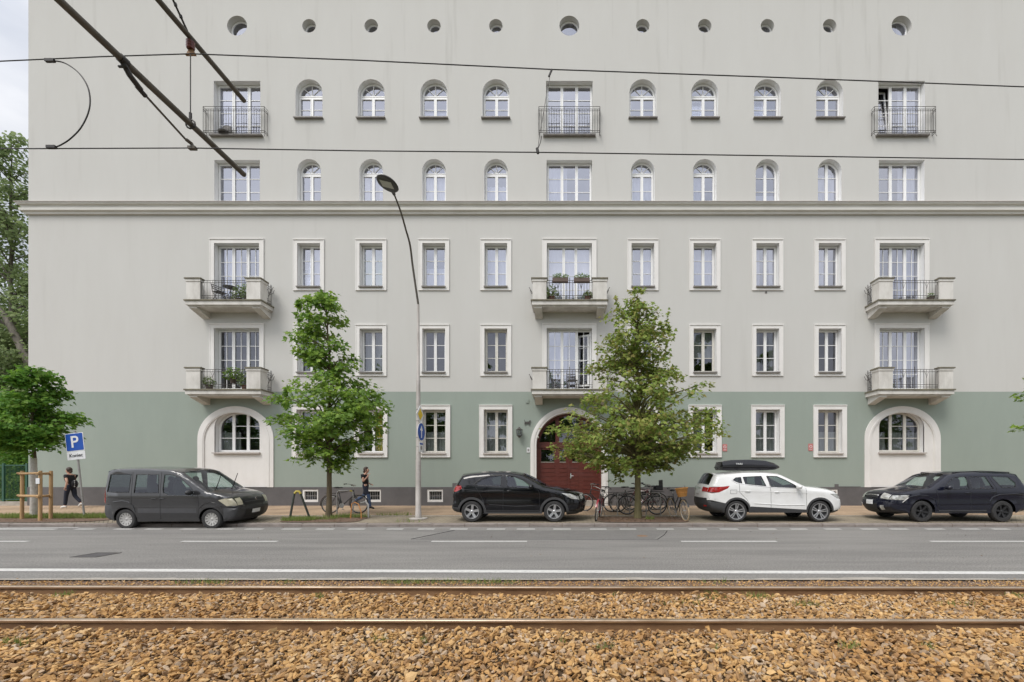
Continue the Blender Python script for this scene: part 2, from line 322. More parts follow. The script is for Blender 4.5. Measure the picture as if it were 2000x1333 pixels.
def text_obj(name, body, size, m, parent, loc, rot=(R(90),0,0), extr=.002):
    me = text_mesh(body, size, extr); me.materials.clear(); me.materials.append(M[m]); o = bpy.data.objects.new(name, me); col.objects.link(o)
    o.parent = parent; o.location = loc; o.rotation_euler = rot; return o
def spline(pts, n=6):
    pts = [Vector(p) for p in pts]; o = []
    for i in range(len(pts)-1):
        a,b,c,d = pts[max(i-1,0)],pts[i],pts[i+1],pts[min(i+2,len(pts)-1)]
        for k in range(n):
            t = k/n; o.append(.5*((2*b)+(c-a)*t+(2*a-5*b+4*c-d)*t*t+(3*b-a-3*c+d)*t**3))
    return o+[pts[-1]]
def copy_tree(o, parent=None):
    c = o.copy(); col.objects.link(c); c.parent = parent
    for ch in list(o.children): copy_tree(ch, c)
    return c
def P(px, py, Y): return Vector(((px-VX)/F*Y, Y, H-(py-VY)/F*Y))
KY, SY = 13.55, 15.7                      # kerb line, back edge of the parking strip
def gz(Y): return .1+.02*(Y-13.75)        # pavement rises gently towards the house
def G(px, py):                            # point on the pavement at this photo position
    q = (py-VY)/F; Y = 1.775/(q+.02); return Vector(((px-VX)/F*Y, Y, gz(Y)))
# ------------------------------------------------------------ ground, road, tracks
def sheet(name, x0, x1, y0, y1, z, m, nx=1, kind='structure', zf=None):
    b = MB(); xs = np.linspace(x0,x1,nx+1); zz = zf or (lambda y: z)
    for i in range(nx): b.add([(xs[i],y0,zz(y0)),(xs[i+1],y0,zz(y0)),(xs[i+1],y1,zz(y1)),(xs[i],y1,zz(y1))], [(0,1,2,3)])
    o = b.build(name, m); return setp(o, kind=kind)
sheet('ground', -1500, 1500, -1500, 1500, -.30, 'earth')
sheet('track_bed', -70, 70, -3, 6.72, -.125, 'bed')
sheet('gravel_strip', -40, 40, 6.372, 6.76, -.022, 'soil')
rd = MB(); rd.box(-70, 70, 6.75, KY, -.28, 0); setp(rd.build('road', 'asphalt'), kind='structure')
# crumbled edge of the carriageway
eb = MB(); xs = np.arange(-16, 16, .12); 
pt = []
for x in xs: pt.append((x, 6.80+.035*math.sin(x*1.7)+random.uniform(-.025,.03)))
n = len(pt); eb.add([(x,6.70,.006) for x,y in pt]+[(x,y,.006) for x,y in pt], [(i,i+1,i+1+n,i+n) for i in range(n-1)])
setp(eb.build('road_edge_strip', 'kerbpale'), kind='structure')
# pavement body with fall, parking strip, footway
pv = MB()
def slab(b, x0, x1, y0, y1, dz=0, zb=-.28):
    b.add([(x0,y0,zb),(x1,y0,zb),(x1,y1,zb),(x0,y1,zb),(x0,y0,gz(y0)+dz),(x1,y0,gz(y0)+dz),(x1,y1,gz(y1)+dz),(x0,y1,gz(y1)+dz)], [(0,3,2,1),(4,5,6,7),(0,1,5,4),(1,2,6,5),(2,3,7,6),(3,0,4,7)])
slab(pv, -70, 70, KY+.15, SY); setp(pv.build('parking_strip', 'parkpave'), kind='structure')
pv = MB(); slab(pv, -70, 70, SY+.08, D+.6); setp(pv.build('pavement', 'footpave'), kind='structure')
pv = MB(); slab(pv, -70, 70, SY, SY+.08, .012); setp(pv.build('pavement_edging', 'kerbpale'), kind='structure')
kb = MB(); x = -40.0
while x < 40:
    l = 1.0; dz = random.uniform(-.006,.008); dy = random.uniform(-.008,.008)
    kb.add([(x+.006,KY+dy,-.2),(x+l-.006,KY+dy,-.2),(x+l-.006,KY+dy,.075+dz),(x+.006,KY+dy,.075+dz),(x+.006,KY+.025+dy,.102+dz),(x+l-.006,KY+.025+dy,.102+dz),(x+.006,KY+.15,.106+dz),(x+l-.006,KY+.15,.106+dz)],
      [(0,1,2,3),(3,2,5,4),(4,5,7,6)]); x += l
setp(kb.build('kerb', 'kerb'), kind='structure')
kb = MB().box(-40,40,KY+.01,KY+.15,-.2,.085); setp(kb.build('kerb_bedding','soil'), kind='structure')
# markings
mk = MB()
def quad(b, x0, x1, ya, yb, w, z=.004): b.add([(x0,ya-w/2,z),(x1,yb-w/2,z),(x1,yb+w/2,z),(x0,ya+w/2,z)], [(0,1,2,3)])
for i in range(-40, 40):
    x = i*1.0+.07*math.sin(i*2.3)
    if -14.2 < x < 27: quad(mk, x-.26+.03*math.sin(i), x+.25, 13.0, 13.0, .17)
quad(mk, -17.5, -14.9, 12.98, 12.98, .16); quad(mk, -17.8, -14.7, 13.05, 13.42, .10)
for k in range(-4, 6):
    x = (842-VX)/F*10.57+k*6.0; quad(mk, x, x+2.3, 10.6, 10.6, .13)
quad(mk, -30, 30, 7.29+30*.0135, 7.29-30*.0135, .205)
setp(mk.build('road_markings', 'paint'), kind='structure')
pa = MB().add([(-3.6,11.0,.002),(2.3,11.0,.002),(3.0,12.7,.002),(-3.1,12.7,.002)], [(0,1,2,3)]); setp(pa.build('asphalt_patch','asphalt2'), kind='structure')
pa = MB()
pa.tube([(2.35,10.9,.0),(2.7,11.7,.0),(3.0,12.6,.0)], .012, 4); pa.tube([(-3.75,10.95,0),(-3.4,11.9,0),(-3.1,12.7,0)], .012, 4)
pa.tube([(-3.7,10.95,0),(0,10.9,0),(2.35,10.9,0)], .005, 4)
setp(pa.build('road_seams','black'), kind='structure')
dr = empty('storm_drain', (-9.3,8.8,0), 'rusty rectangular drain grate set in the near road lane', 'drain')
b = MB(); 
for a in [(-.26,.26,-.25,-.22),(-.26,.26,.22,.25),(-.26,-.22,-.22,.22),(.22,.26,-.22,.22)]: b.box(*a,-.02,.008)
b.build('frame','iron',dr)
b = MB()
for i in range(7): b.box(-.22,.22,-.205+i*.06,-.170+i*.06,-.02,.005)
b.build('grate','plinth',dr)
MB().box(-.22,.22,-.22,.22,-.004,.002).build('pit','black',dr)
mh = empty('valve_cover', (2.1,11.55,0), 'small dark round cover in the asphalt patch before the black hatchback', 'cover')
mh['label'] = 'small dark round valve cover in the far lane of the road'
MB().lathe([(0,.006),(.09,.006),(.10,.003),(.14,.003)],20).build('lid','railsteel',mh)
# rails
def rail(y, sl, label):
    prof = [(-.065,-.15),(.065,-.15),(.065,-.138),(.012,-.118),(.010,-.04),(.035,-.028),(.036,-.006),(.028,0),(-.028,0),(-.036,-.006),(-.035,-.028),(-.010,-.04),(-.012,-.118),(-.065,-.138)]
    root = empty('tram_rail', (0,y,0), label, 'rail', 'rails of the tram track')
    b = MB(); n = len(prof); xs = (-32,32)
    vs = [(x, p[0]-sl*x, p[1]) for x in xs for p in prof]
    b.add(vs, [(i,(i+1)%n,(i+1)%n+n,i+n) for i in range(n) if i != 7]); b.build('rail_body','railsteel',root)
    t = MB(); t.add([(-32,.029+sl*32,.001),(32,.029-sl*32,.001),(32,-.029-sl*32,.001),(-32,-.029+sl*32,.001)],[(0,3,2,1)])
    t.add([(-32,-.029+sl*32,.001),(32,-.029-sl*32,.001),(32,-.037-sl*32,-.008),(-32,-.037+sl*32,-.008)],[(0,3,2,1)]); t.build('running_surface','railtop',root)
rail(6.31, .005, 'far tram rail beside the road edge, rusty sides and worn top')
rail(4.88, .002, 'near tram rail with ballast stones on both sides')
# ballast stones
def ballast():
    P_ = []; y = 2.7
    while y < 6.27:
        x0, x1 = -1.34*y-3.2, 1.12*y+4.0
        xs = np.arange(x0, x1, .043)
        for x in xs: P_.append((x+rng.uniform(-.026,.026), y+rng.uniform(-.026,.026), -.105+rng.uniform(-.012,.018)))
        y += .038
    P1 = np.array(P_)
    k = rng.random(len(P1)) < .30; P2 = P1[k].copy(); P2[:,:2] += rng.uniform(-.02,.02,(len(P2),2)); P2[:,2] += .022
    far = []
    for i in range(8200): far.append((rng.uniform(-12,11.5), 6.38+.42*rng.random()**1.2, -.012+rng.uniform(-.008,.008)))
    far = np.array(far)
    A = np.concatenate([P1,P2,far]); 
    hump = .012*np.sin(A[:,0]*1.3)*np.sin(A[:,1]*2.1+1)+.008*np.sin(A[:,0]*3.7+A[:,1]*2)
    A[:,2] += np.where(A[:,1]<6.3, hump, 0)
    # keep clear of the rails
    for ry, sl_ in ((4.88,.002),(6.31,.005)):
        dy = A[:,1]-(ry-sl_*A[:,0]); A = A[np.abs(dy) > np.where(A[:,1]>6.35, .05, .072)]
    nb = len(A); ph = (1+5**.5)/2
    ico = np.array([(-1,ph,0),(1,ph,0),(-1,-ph,0),(1,-ph,0),(0,-1,ph),(0,1,ph),(0,-1,-ph),(0,1,-ph),(ph,0,-1),(ph,0,1),(-ph,0,-1),(-ph,0,1)])/1.9
    fc = np.array([(0,11,5),(0,5,1),(0,1,7),(0,7,10),(0,10,11),(1,5,9),(5,11,4),(11,10,2),(10,7,6),(7,1,8),(3,9,4),(3,4,2),(3,2,6),(3,6,8),(3,8,9),(4,9,5),(2,4,11),(6,2,10),(8,6,7),(9,8,1)])
    size = rng.uniform(.015,.036,nb)*np.where(rng.random(nb)<.12,1.25,1)
    size = np.where(A[:,1]>6.35, size*.42, size)
    v = np.repeat(ico[None],nb,0)*(1+rng.uniform(-.38,.38,(nb,12,1)))
    # angular: snap to a few cutting planes
    for c in range(7):
        nn = rng.normal(size=(nb,1,3)); nn /= np.linalg.norm(nn,axis=2,keepdims=True); dd = (v*nn).sum(2,keepdims=True); v = v-nn*np.clip(dd-.40,0,None)
    v *= np.stack([rng.uniform(1.15,2.1,nb),rng.uniform(.9,1.4,nb),rng.uniform(.55,.95,nb)],1)[:,None,:]
    q = rng.normal(size=(nb,3))*np.array([.45,.45,2.5]); cx,sx = np.cos(q[:,0]),np.sin(q[:,0]); cy,sy=np.cos(q[:,1]),np.sin(q[:,1]); cz,sz=np.cos(q[:,2]),np.sin(q[:,2])
    Rx = np.zeros((nb,3,3)); Rx[:,0,0]=1; Rx[:,1,1]=cx; Rx[:,1,2]=-sx; Rx[:,2,1]=sx; Rx[:,2,2]=cx
    Ry = np.zeros((nb,3,3)); Ry[:,1,1]=1; Ry[:,0,0]=cy; Ry[:,0,2]=sy; Ry[:,2,0]=-sy; Ry[:,2,2]=cy
    Rz = np.zeros((nb,3,3)); Rz[:,2,2]=1; Rz[:,0,0]=cz; Rz[:,0,1]=-sz; Rz[:,1,0]=sz; Rz[:,1,1]=cz
    v = np.einsum('nij,nkj->nki', Rx@Ry@Rz, v)*size[:,None,None]+A[:,None,:]
    F_ = (fc[None]+np.arange(nb)[:,None,None]*12).reshape(-1,3)
    return npmesh('track_ballast', v.reshape(-1,3), F_, 'stone')
def npmesh(name, V, Fc, m, smooth=False):
    k = Fc.shape[1]; me = bpy.data.meshes.new(name); me.vertices.add(len(V)); me.vertices.foreach_set('co', V.astype(np.float32).ravel())
    me.loops.add(Fc.size); me.loops.foreach_set('vertex_index', Fc.astype(np.int32).ravel())
    me.polygons.add(len(Fc)); me.polygons.foreach_set('loop_start', np.arange(0,Fc.size,k,dtype=np.int32)); me.polygons.foreach_set('loop_total', np.full(len(Fc),k,dtype=np.int32))
    me.materials.append(M[m]); me.update(calc_edges=True); me.polygons.foreach_set('use_smooth', np.full(len(Fc), smooth, dtype=bool))
    o = bpy.data.objects.new(name, me); col.objects.link(o); return o
setp(ballast(), 'brown and tan crushed stone ballast around the tram rails', 'ballast', kind='stuff')
def blades(name, spots, m, label, cat, hmin=.05, hmax=.12, wd=.006):
    V = []; Fc = []
    for (cx, cy, cz, rx, ry, n) in spots:
        for i in range(n):
            a = rng.uniform(0,6.28); r = rng.random()**.6; x = cx+rx*r*math.cos(a); y = cy+ry*r*math.sin(a)
            z = cz(y) if callable(cz) else cz
            h = rng.uniform(hmin,hmax); t = rng.uniform(0,6.28); dx,dy = math.cos(t)*wd, math.sin(t)*wd; lx,ly = rng.normal(0,h*.35,2)
            b = len(V); V += [(x-dx,y-dy,z),(x+dx,y+dy,z),(x+lx+dx*.3,y+ly+dy*.3,z+h*.95),(x+lx-dx*.3,y+ly-dy*.3,z+h)]; Fc.append((b,b+1,b+2,b+3))
    o = npmesh(name, np.array(V), np.array(Fc), m); return setp(o, label, cat, kind='stuff')
def gr(px,py,zz=-.08): d = F*(H-zz)/(py-VY); return ((px-VX)/F*d, d, zz-.02)
sp = []
for (px,py,rx,ry,n) in [(125,1162,.16,.1,60),(625,1166,.10,.06,45),(1200,1164,.05,.04,30),(1385,1168,.25,.05,60),(1480,1165,.2,.12,120),(1330,1178,.3,.08,50),(1390,1160,.1,.05,25),(1580,1180,.3,.1,60),(1870,1180,.3,.1,50),(1990,1165,.2,.1,80),(20,1255,.12,.05,70),(48,1256,.06,.04,30),(745,1250,.12,.05,40),(830,1252,.03,.03,16),(1180,1262,.1,.05,22),(1395,1268,.04,.03,14),(1660,1262,.12,.05,50),(1810,1263,.1,.06,35),(1100,1102+150,.04,.04,12)]:
    x,y,z = gr(px,py); sp.append((x,y,z,rx,ry,n))
for (px,n) in [(380,60),(420,60),(780,90),(820,90),(900,70),(960,110),(1010,40),(560,30),(1400,30)]:
    x = (px-VX)/F*6.55; sp.append((x,6.55,-.01,.35,.08,n))
blades('track_weeds', sp, 'grass', 'sparse green weeds growing through the ballast', 'weeds', .03,.085,.004)
# planting strips in the pavement
def soil_patch(name, pts, dz=.018):
    b = MB(); n = len(pts); b.add([(x,y,gz(y)+dz) for x,y in pts], [tuple(range(n))]); return setp(b.build(name,'soil'), kind='structure')
def blob(x0,x1,y0,y1,n=40,j=.06):
    o = []; cx,cy,rx,ry = (x0+x1)/2,(y0+y1)/2,(x1-x0)/2,(y1-y0)/2
    for i in range(n):
        a = 2*math.pi*i/n; e = .35; c,s = math.cos(a),math.sin(a)
        o.append((cx+rx*math.copysign(abs(c)**e,c)+random.uniform(-j,j), cy+ry*math.copysign(abs(s)**e,s)+random.uniform(-j,j)*.5))
    return o
soil_patch('verge_soil', blob(-32,-14.85,13.8,15.55,80)); soil_patch('tree_pit_soil', blob(-9.0,-6.55,13.82,15.3)); soil_patch('tree_pit_soil', blob(1.15,4.1,13.82,15.35))
zs = lambda y: gz(y)+.015
blades('grass_verge', [(-17.5,15.2,zs,3.4,.42,5200),(-16.6,14.95,zs,2.0,.18,900),(-8.6,14.35,zs,.55,.3,700),(-7.4,15.15,zs,.8,.22,500),(-7.9,14.6,zs,.5,.2,160),(2.9,14.6,zs,.16,.12,70),(-6.0,15.75,zs,.7,.08,120),(-4.9,13.9,zs,.6,.08,30)], 'grass', 'low green grass on the verge and around the street trees', 'grass', .05,.15,.008)
# mulch chips and fallen leaves
V=[];Fc=[]
for (x0,x1,y0,y1,n) in [(-22,-15,13.85,15.0,900),(-8.9,-6.6,13.85,15.2,500),(1.2,4.0,13.85,15.3,900),(-22,27,13.3,15.6,260),(-12,12,7.5,13.5,60)]:
    for i in range(n):
        x,y = rng.uniform(x0,x1),rng.uniform(y0,y1); z = (gz(y)+.028) if y>KY+.1 else .008
        a = rng.uniform(0,6.28); s = rng.uniform(.012,.035); t = rng.uniform(-.01,.012,4); b=len(V)
        for q in range(4):
            g = a+q*math.pi/2; V.append((x+s*math.cos(g)*(1 if q%2 else .5), y+s*math.sin(g)*(1 if q%2 else .5), z+t[q]*.8+.006))
        Fc.append((b,b+1,b+2,b+3))
M['litter'] = leafmat('dry_litter', [(.12,.07,.04),(.20,.12,.06),(.26,.17,.08),(.09,.055,.035)], .1)
setp(npmesh('leaf_litter', np.array(V), np.array(Fc), 'litter'), 'dry leaves and bark chips scattered over the kerbside', 'litter', kind='stuff')
# ------------------------------------------------------------ building
S = D/F
def X(px): return (px-VX)*S
def Z(py): return H+(VY-py)*S
BX0, BX1, BZ1 = X(55.5), 27.0, 24.0
house = empty('apartment_building', (0, D, gz(D)), 'long pale grey apartment house with green ground floor and arched windows', 'building')
CX = [1112+o for o in (-508.5,-387,-264.5,-143.5,143.5,264.5,387,508.5)]
BXc = [463, 1112, 1761]
def arch(cx, z0, z1, w, kind, n=20, rise=None):
    h = w/2
    if kind == 'rect': return [(cx-h,z0),(cx+h,z0),(cx+h,z1),(cx-h,z1)]
    if kind == 'circle': return [(cx+h*math.cos(2*math.pi*i/32), (z0+z1)/2+(z1-z0)/2*math.sin(2*math.pi*i/32)) for i in range(32)]
    r = h if kind == 'round' else rise
    zs_ = z1-r
    return [(cx-h,z0),(cx+h,z0)]+[(cx+h*math.cos(math.pi*i/n), zs_+r*math.sin(math.pi*i/n)) for i in range(n+1)]
def topz(x, cx, z1, w, kind, rise=None):
    h = w/2; u = min(1,abs(x-cx)/h)
    if kind == 'rect': return z1
    r = h if kind == 'round' else rise
    return z1-r+r*math.sqrt(max(0,1-u*u))
RV = .24
holes_up, holes_gf, holes_pl = [], [], []
def window(cx, z0, z1, w, kind='rect', cols=2, mrows=2, vm=0, transom=False, surround=None, sill='dark', frame='pvc', curtain=None, glass='glass', rise=None, holes=None, revm='pvc', fb=.095, mb=.125, tilt=None, missing=(), widths=None, low=0, cmat='curtain'):
    """opening outline, reveal, frame, glass, curtain, sill, surround"""
    out = arch(cx,z0,z1,w,kind,rise=rise); (holes if holes is not None else holes_up).append(out)
    yf = D+RV; b = MB(); ph = []; e = .012
    fo = arch(cx, z0-.0, z1-e, w-2*e, kind, rise=None if rise is None else rise)
    mu = MB()
    if kind == 'circle':
        ph.append(arch(cx, z0+.07, z1-.07, w-.14, 'circle'))
    else:
        iw = w-2*fb; x0 = cx-iw/2; r2 = None if rise is None else rise*iw/w
        zt = z1-fb; zlow = z0+fb+low
        wd = widths or [1/cols]*cols; tot = iw-mb*(cols-1); xa = x0
        zs_ = z1-w/2 if kind == 'round' else None
        panes = []
        for i in range(cols):
            xb = xa+tot*wd[i]; panes.append((xa,xb)); xa = xb+mb
        for i,(xa,xb) in enumerate(panes):
            if transom:
                zc = zs_-.12; ph.append([(xa,zlow),(xb,zlow),(xb,zc),(xa,zc)]); ztop = zc
            else:
                top = [(xb+(xa-xb)*k/10, topz(xb+(xa-xb)*k/10, cx, zt, iw, kind, r2)) for k in range(11)] if kind != 'rect' else [(xb,zt),(xa,zt)]
                ph.append([(xa,zlow),(xb,zlow)]+top); ztop = zt
                if kind != 'rect': ztop = z1-(w/2 if kind=='round' else rise)
            for k in range(1, mrows+1):
                zz = zlow+(ztop-zlow)*k/(mrows+1) if (kind=='rect' or transom) else zlow+(zt-zlow)*k/(mrows+1)
                if zz < topz(xa+.01,cx,zt,iw,kind,r2)-.03: mu.box(xa,xb,yf+.012,yf+.03,zz-.0125,zz+.0125)
            for k in range(1, vm+1):
                xx = xa+(xb-xa)*k/(vm+1); mu.box(xx-.0125,xx+.0125,yf+.014,yf+.028,zlow,topz(xx,cx,zt,iw,kind,r2))
        if transom:
            zf = zs_+.035; rr = iw/2
            ph.append([(cx+rr,zf),(cx-rr,zf)][::-1]+[(cx+rr*math.cos(math.pi*k/16), zf+(zt-zf)*math.sin(math.pi*k/16)) for k in range(1,16)])
            for a in (45,90,135):
                d = Vector((math.cos(R(a)),0,math.sin(R(a)))); L_ = rr*.98
                mu.tube([(cx,yf+.02,zf),(cx+d.x*L_,yf+.02,zf+d.z*(zt-zf)/rr*L_)],.019,4)
    fm = frame
    b.plate(fo, ph, yf, yf+.05)
    b.v += []; 
    base = len(b.v); b.v += mu.v; b.f += [tuple(i+base for i in f) for f in mu.f]
    # fine groove between sash and frame is read as a shadow line: raised sash border
    for q in ph:
        if kind == 'circle': continue
        xs_ = [p[0] for p in q]; zs2 = [p[1] for p in q]; xa,xb,za,zb = min(xs_),max(xs_),min(zs2),max(zs2)
        b.box(xa-.04,xb+.04,yf-.012,yf-.001,za-.045,za-.002)
        if kind=='rect' or (transom and zb < z1-w/2):
            b.box(xa-.04,xa-.002,yf-.012,yf-.001,za,zb); b.box(xb+.002,xb+.04,yf-.012,yf-.001,za,zb); b.box(xa-.04,xb+.04,yf-.012,yf-.001,zb+.002,zb+.045)
    win = b.build('window', fm, house, world=True)
    g = MB(); go = arch(cx, z0+.03, z1-.03, w-.06, kind, rise=rise); 
    if missing:
        for i,(xa,xb) in enumerate(panes):
            if i not in missing: g.add([(xa-.01,yf+.034,zlow),(xb+.01,yf+.034,zlow),(xb+.01,yf+.034,zt),(xa-.01,yf+.034,zt)],[(0,1,2,3)])
    else: g.add([(x,yf+.034,z) for x,z in go],[tuple(range(len(go)))])
    g.build('glass', glass, win)
    rv = MB(); n = len(out); rv.add([(x,D-.001,z) for x,z in out]+[(x,yf+.05,z) for x,z in out], [(i,i+n,(i+1)%n+n,(i+1)%n) for i in range(n)])
    rv.build('reveal', revm, win)
    if surround:
        sw, pr, od = surround                      # width, projection, outer bead
        s_ = MB(); s_.plate(arch(cx,z0-sw,z1+sw,w+2*sw,'rect'), [arch(cx,z0,z1,w,'rect')], D-pr, D+.01)
        a_ = w/2+sw
        s_.box(cx-a_-od,cx+a_+od,D-pr-.03,D-.0,z1+sw,z1+sw+od*1.2); s_.box(cx-a_-od,cx+a_+od,D-pr-.015,D,z0-sw-od,z0-sw)
        s_.box(cx-a_-od,cx-a_,D-pr-.012,D,z0-sw,z1+sw); s_.box(cx+a_,cx+a_+od,D-pr-.012,D,z0-sw,z1+sw)
        s_.build('surround','white',win)
    if sill:
        s_ = MB(); ov = .02 if surround else .045
        pr_ = .12; zt_ = z0+.012
        s_.add([(cx-w/2-ov,D-pr_,zt_-.02),(cx+w/2+ov,D-pr_,zt_-.02),(cx+w/2+ov,yf+.002,zt_+.015),(cx-w/2-ov,yf+.002,zt_+.015),(cx-w/2-ov,D-pr_,zt_-.07),(cx+w/2+ov,D-pr_,zt_-.07),(cx+w/2+ov,D,zt_-.07),(cx-w/2-ov,D,zt_-.07)],
            [(0,1,2,3),(4,5,1,0),(7,6,5,4),(5,6,2,1),(4,0,3,7)])
        s_.build('sill','sill' if sill=='dark' else 'silllight',win)
    if curtain:
        c = MB(); zb_,zt2 = z0+.1, (z1-.1 if kind=='rect' else z1-w*.45 if kind!='circle' else z1-.1)
        spans = {'full':[(-.49,.49)],'sides':[(-.49,-.2),(.22,.49)],'left':[(-.49,-.05)],'right':[(.05,.49)],'three':[(-.49,-.25),(-.12,.12),(.28,.49)],'half':[(-.49,.49)],'blind':[(-.49,.49)],'lowblind':[(-.49,.49)]}[curtain]
        if curtain=='half': zt2 = z0+(z1-z0)*.5
        if curtain=='blind': zb_ = z0+(z1-z0)*.35
        if curtain=='lowblind': zt2 = z0+(z1-z0)*.30
        for (a,e2) in spans:
            N = 26; xs_ = np.linspace(cx+a*w,cx+e2*w,N); yy = yf+.14+(0.025*np.sin(np.arange(N)*1.35+cx) if curtain not in('blind','lowblind') else 0*np.arange(N))
            c.add([(x,y,zb_) for x,y in zip(xs_,yy)]+[(x,y,zt2) for x,y in zip(xs_,yy)], [(i,i+1,i+1+N,i+N) for i in range(N-1)])
        c.build('curtain', cmat, win, smooth=60)
    if tilt is not None:
        i = tilt; xa,xb = panes[i]; hz = ph[i][0][1]; tz = zt if not transom else zs_-.07
        hh = tz-hz+.08; ang = R(6); mtx = Matrix.Translation((0,yf+.03,hz-.04)) @ Matrix.Rotation(-ang,4,'X')
        t_ = MB(); xa-=.03; xb+=.03
        for bx in ((xa,xb,0,.06),(xa,xb,hh-.06,hh),(xa,xa+.055,.06,hh-.06),(xb-.055,xb,.06,hh-.06)): t_.box(bx[0],bx[1],0,.05,bx[2],bx[3],mtx)
        t_.box(xa,xb,.02,.03,hh*.5-.012,hh*.5+.012,mtx)
        t_.build('tilted_sash', fm, win)
        g_ = MB(); q = [mtx@Vector(p) for p in ((xa+.05,.03,.05),(xb-.05,.03,.05),(xb-.05,.03,hh-.05),(xa+.05,.03,hh-.05))]; g_.add(q,[(0,1,2,3)]); g_.build('sash_glass','glass',win)
    return win
# attic portholes
for i,px in enumerate(BXc): window(X(px), Z(70), Z(31), X(px+19.5)-X(px-19.5), 'circle', sill=None, revm='wall', curtain=[None,None,'right'][i])
for i,px in enumerate(CX): window(X(px), Z(64), Z(37.5), 26.5*S, 'circle', sill=None, revm='wall', curtain=['half','right',None,'left',None,None,'full','half'][i])
# fourth floor
for i,px in enumerate(BXc):
    window(X(px), Z(267), Z(158.5), 91*S, cols=3, mrows=3, sill=None, curtain=['left',None,'right'][i], widths=[.34,.35,.31] if i==0 else None, tilt=0 if i==2 else None, missing=(0,) if i==2 else ())
for i,px in enumerate(CX): window(X(px), Z(231), Z(155), 52.5*S, 'round', mrows=1, transom=True, curtain=[None,None,'lowblind',None,None,None,None,None][i], tilt=0 if i in (5,6) else None)
# third floor
for i,px in enumerate(BXc): window(X(px), Z(399.5), Z(313), 89*S, cols=3, mrows=2, sill=None, curtain=[None,'left','right'][i])
for i,px in enumerate(CX):
    window(X(px), Z(399.5), Z(311), 46*S, 'round', mrows=1 if i<6 else 2, transom=i<6, sill=None, curtain=[None,'sides','full','half','full','left','lowblind','full'][i])
SUR = (6.5*S, .035, .035)
# second and first floors
c2 = ['right','full','half','full','right','full','sides','left']
for i,px in enumerate(CX):
    window(X(px), Z(560), Z(476), 44.5*S, mrows=2, surround=SUR, curtain=c2[i], cmat='curtaingreen' if i==1 else 'curtain', glass='glass', tilt=0 if i==0 else None)
c1 = ['right','full',None,None,'sides','blind','sides',None]
for i,px in enumerate(CX):
    window(X(px), Z(727), Z(642.5), 44.5*S, mrows=2, surround=SUR, curtain=c1[i], cmat='curtain2', frame='oldwood' if i in (3,5) else 'pvc', glass='glassdark')
for i,px in enumerate(BXc):
    window(X(px), Z(594), Z(476), 88*S, cols=3, mrows=3, vm=0 if i==1 else 1, surround=(7.5*S,.035,.035), sill=None, curtain=['left','full','right'][i], widths=[.38,.27,.35] if i==1 else None)
    window(X(px), Z(761), Z(641.5), 88*S, cols=3, mrows=3, vm=1, surround=(7.5*S,.035,.035), sill=None, curtain=[None,'left','right'][i], glass='glassdark' if i==0 else 'glass', cmat='curtain' if i else 'curtain2', missing=(2,) if i==1 else (), widths=[.33,.34,.33])
# ground floor
cg = ['full','right','half','full','half','left','full','half']
for i,px in enumerate(CX):
    window(X(px), Z(885), Z(800.5), 47*S, mrows=2, surround=(7.5*S,.05,.03), sill='light', curtain=cg[i], cmat='curtainyellow' if i==1 else 'curtain2', holes=holes_gf, glass='glassdark', frame='oldwood' if i in (2,3,7) else 'pvc')
# open balcony door leaf on the first floor
xl = X(1112)+88*S*.5-.10; dl = MB(); zb_,zt_ = Z(752),Z(650)
mtx = Matrix.Translation((xl,D+RV+.06,zb_)) @ Matrix.Rotation(R(152),4,'Z'); hh = zt_-zb_
for bx in ((0,.55,0,.10),(0,.55,hh-.08,hh),(0,.07,.10,hh-.08),(.48,.55,.10,hh-.08)): dl.box(bx[0],bx[1],0,.05,bx[2],bx[3],mtx)
for k in (1,2,3): dl.box(.07,.48,.02,.035,hh*k/4-.012,hh*k/4+.012,mtx)
dl.box(.262,.288,.018,.037,.1,hh-.08,mtx)
dg = MB(); q = [mtx@Vector(p) for p in ((.06,.028,.09),(.49,.028,.09),(.49,.028,hh-.07),(.06,.028,hh-.07))]; dg.add(q,[(0,1,2,3)])
leaf = dl.build('open_balcony_door','pvc',house,world=True); leaf['label'] = 'balcony door leaf standing open inwards'; dg.build('leaf_glass','glassdark',leaf)
# arched niches on the ground floor
for i,px in enumerate((461,1762)):
    cx = X(px); w_ = 148*S; z0,z1 = Z(952),Z(794); rise = 64*S
    outl = arch(cx,z0,z1,w_,'seg',28,rise); ir = 12.5*S; inl = arch(cx,z0,z1-ir,w_-2*ir,'seg',28,rise-ir*.75)
    holes_gf.append(outl)
    mo = MB(); mo.plate(outl, [inl], D-.045, D+.03); 
    o2 = arch(cx,z0,z1-ir*.62,w_-2*ir*.62,'seg',28,rise-ir*.45); i2 = arch(cx,z0,z1-ir*.85,w_-2*ir*.85,'seg',28,rise-ir*.6); mo.plate(o2,[i2],D-.06,D-.044)
    ni = mo.build('arched_niche','white',house,world=True)
    wx = X((463,1761)[i]); hw = []
    win = window(wx, Z(884), Z(804), 88*S, 'seg', cols=3, mrows=2, surround=None, sill='light', rise=30*S, holes=hw, glass='glassdark', curtain=['left','three'][i], cmat='curtain2', frame='oldwood' if i else 'pvc', low=.02)
    pl = MB(); pl.plate(inl, hw, D+.0, D+.05, sides=True); pl.build('niche_panel','white',ni)
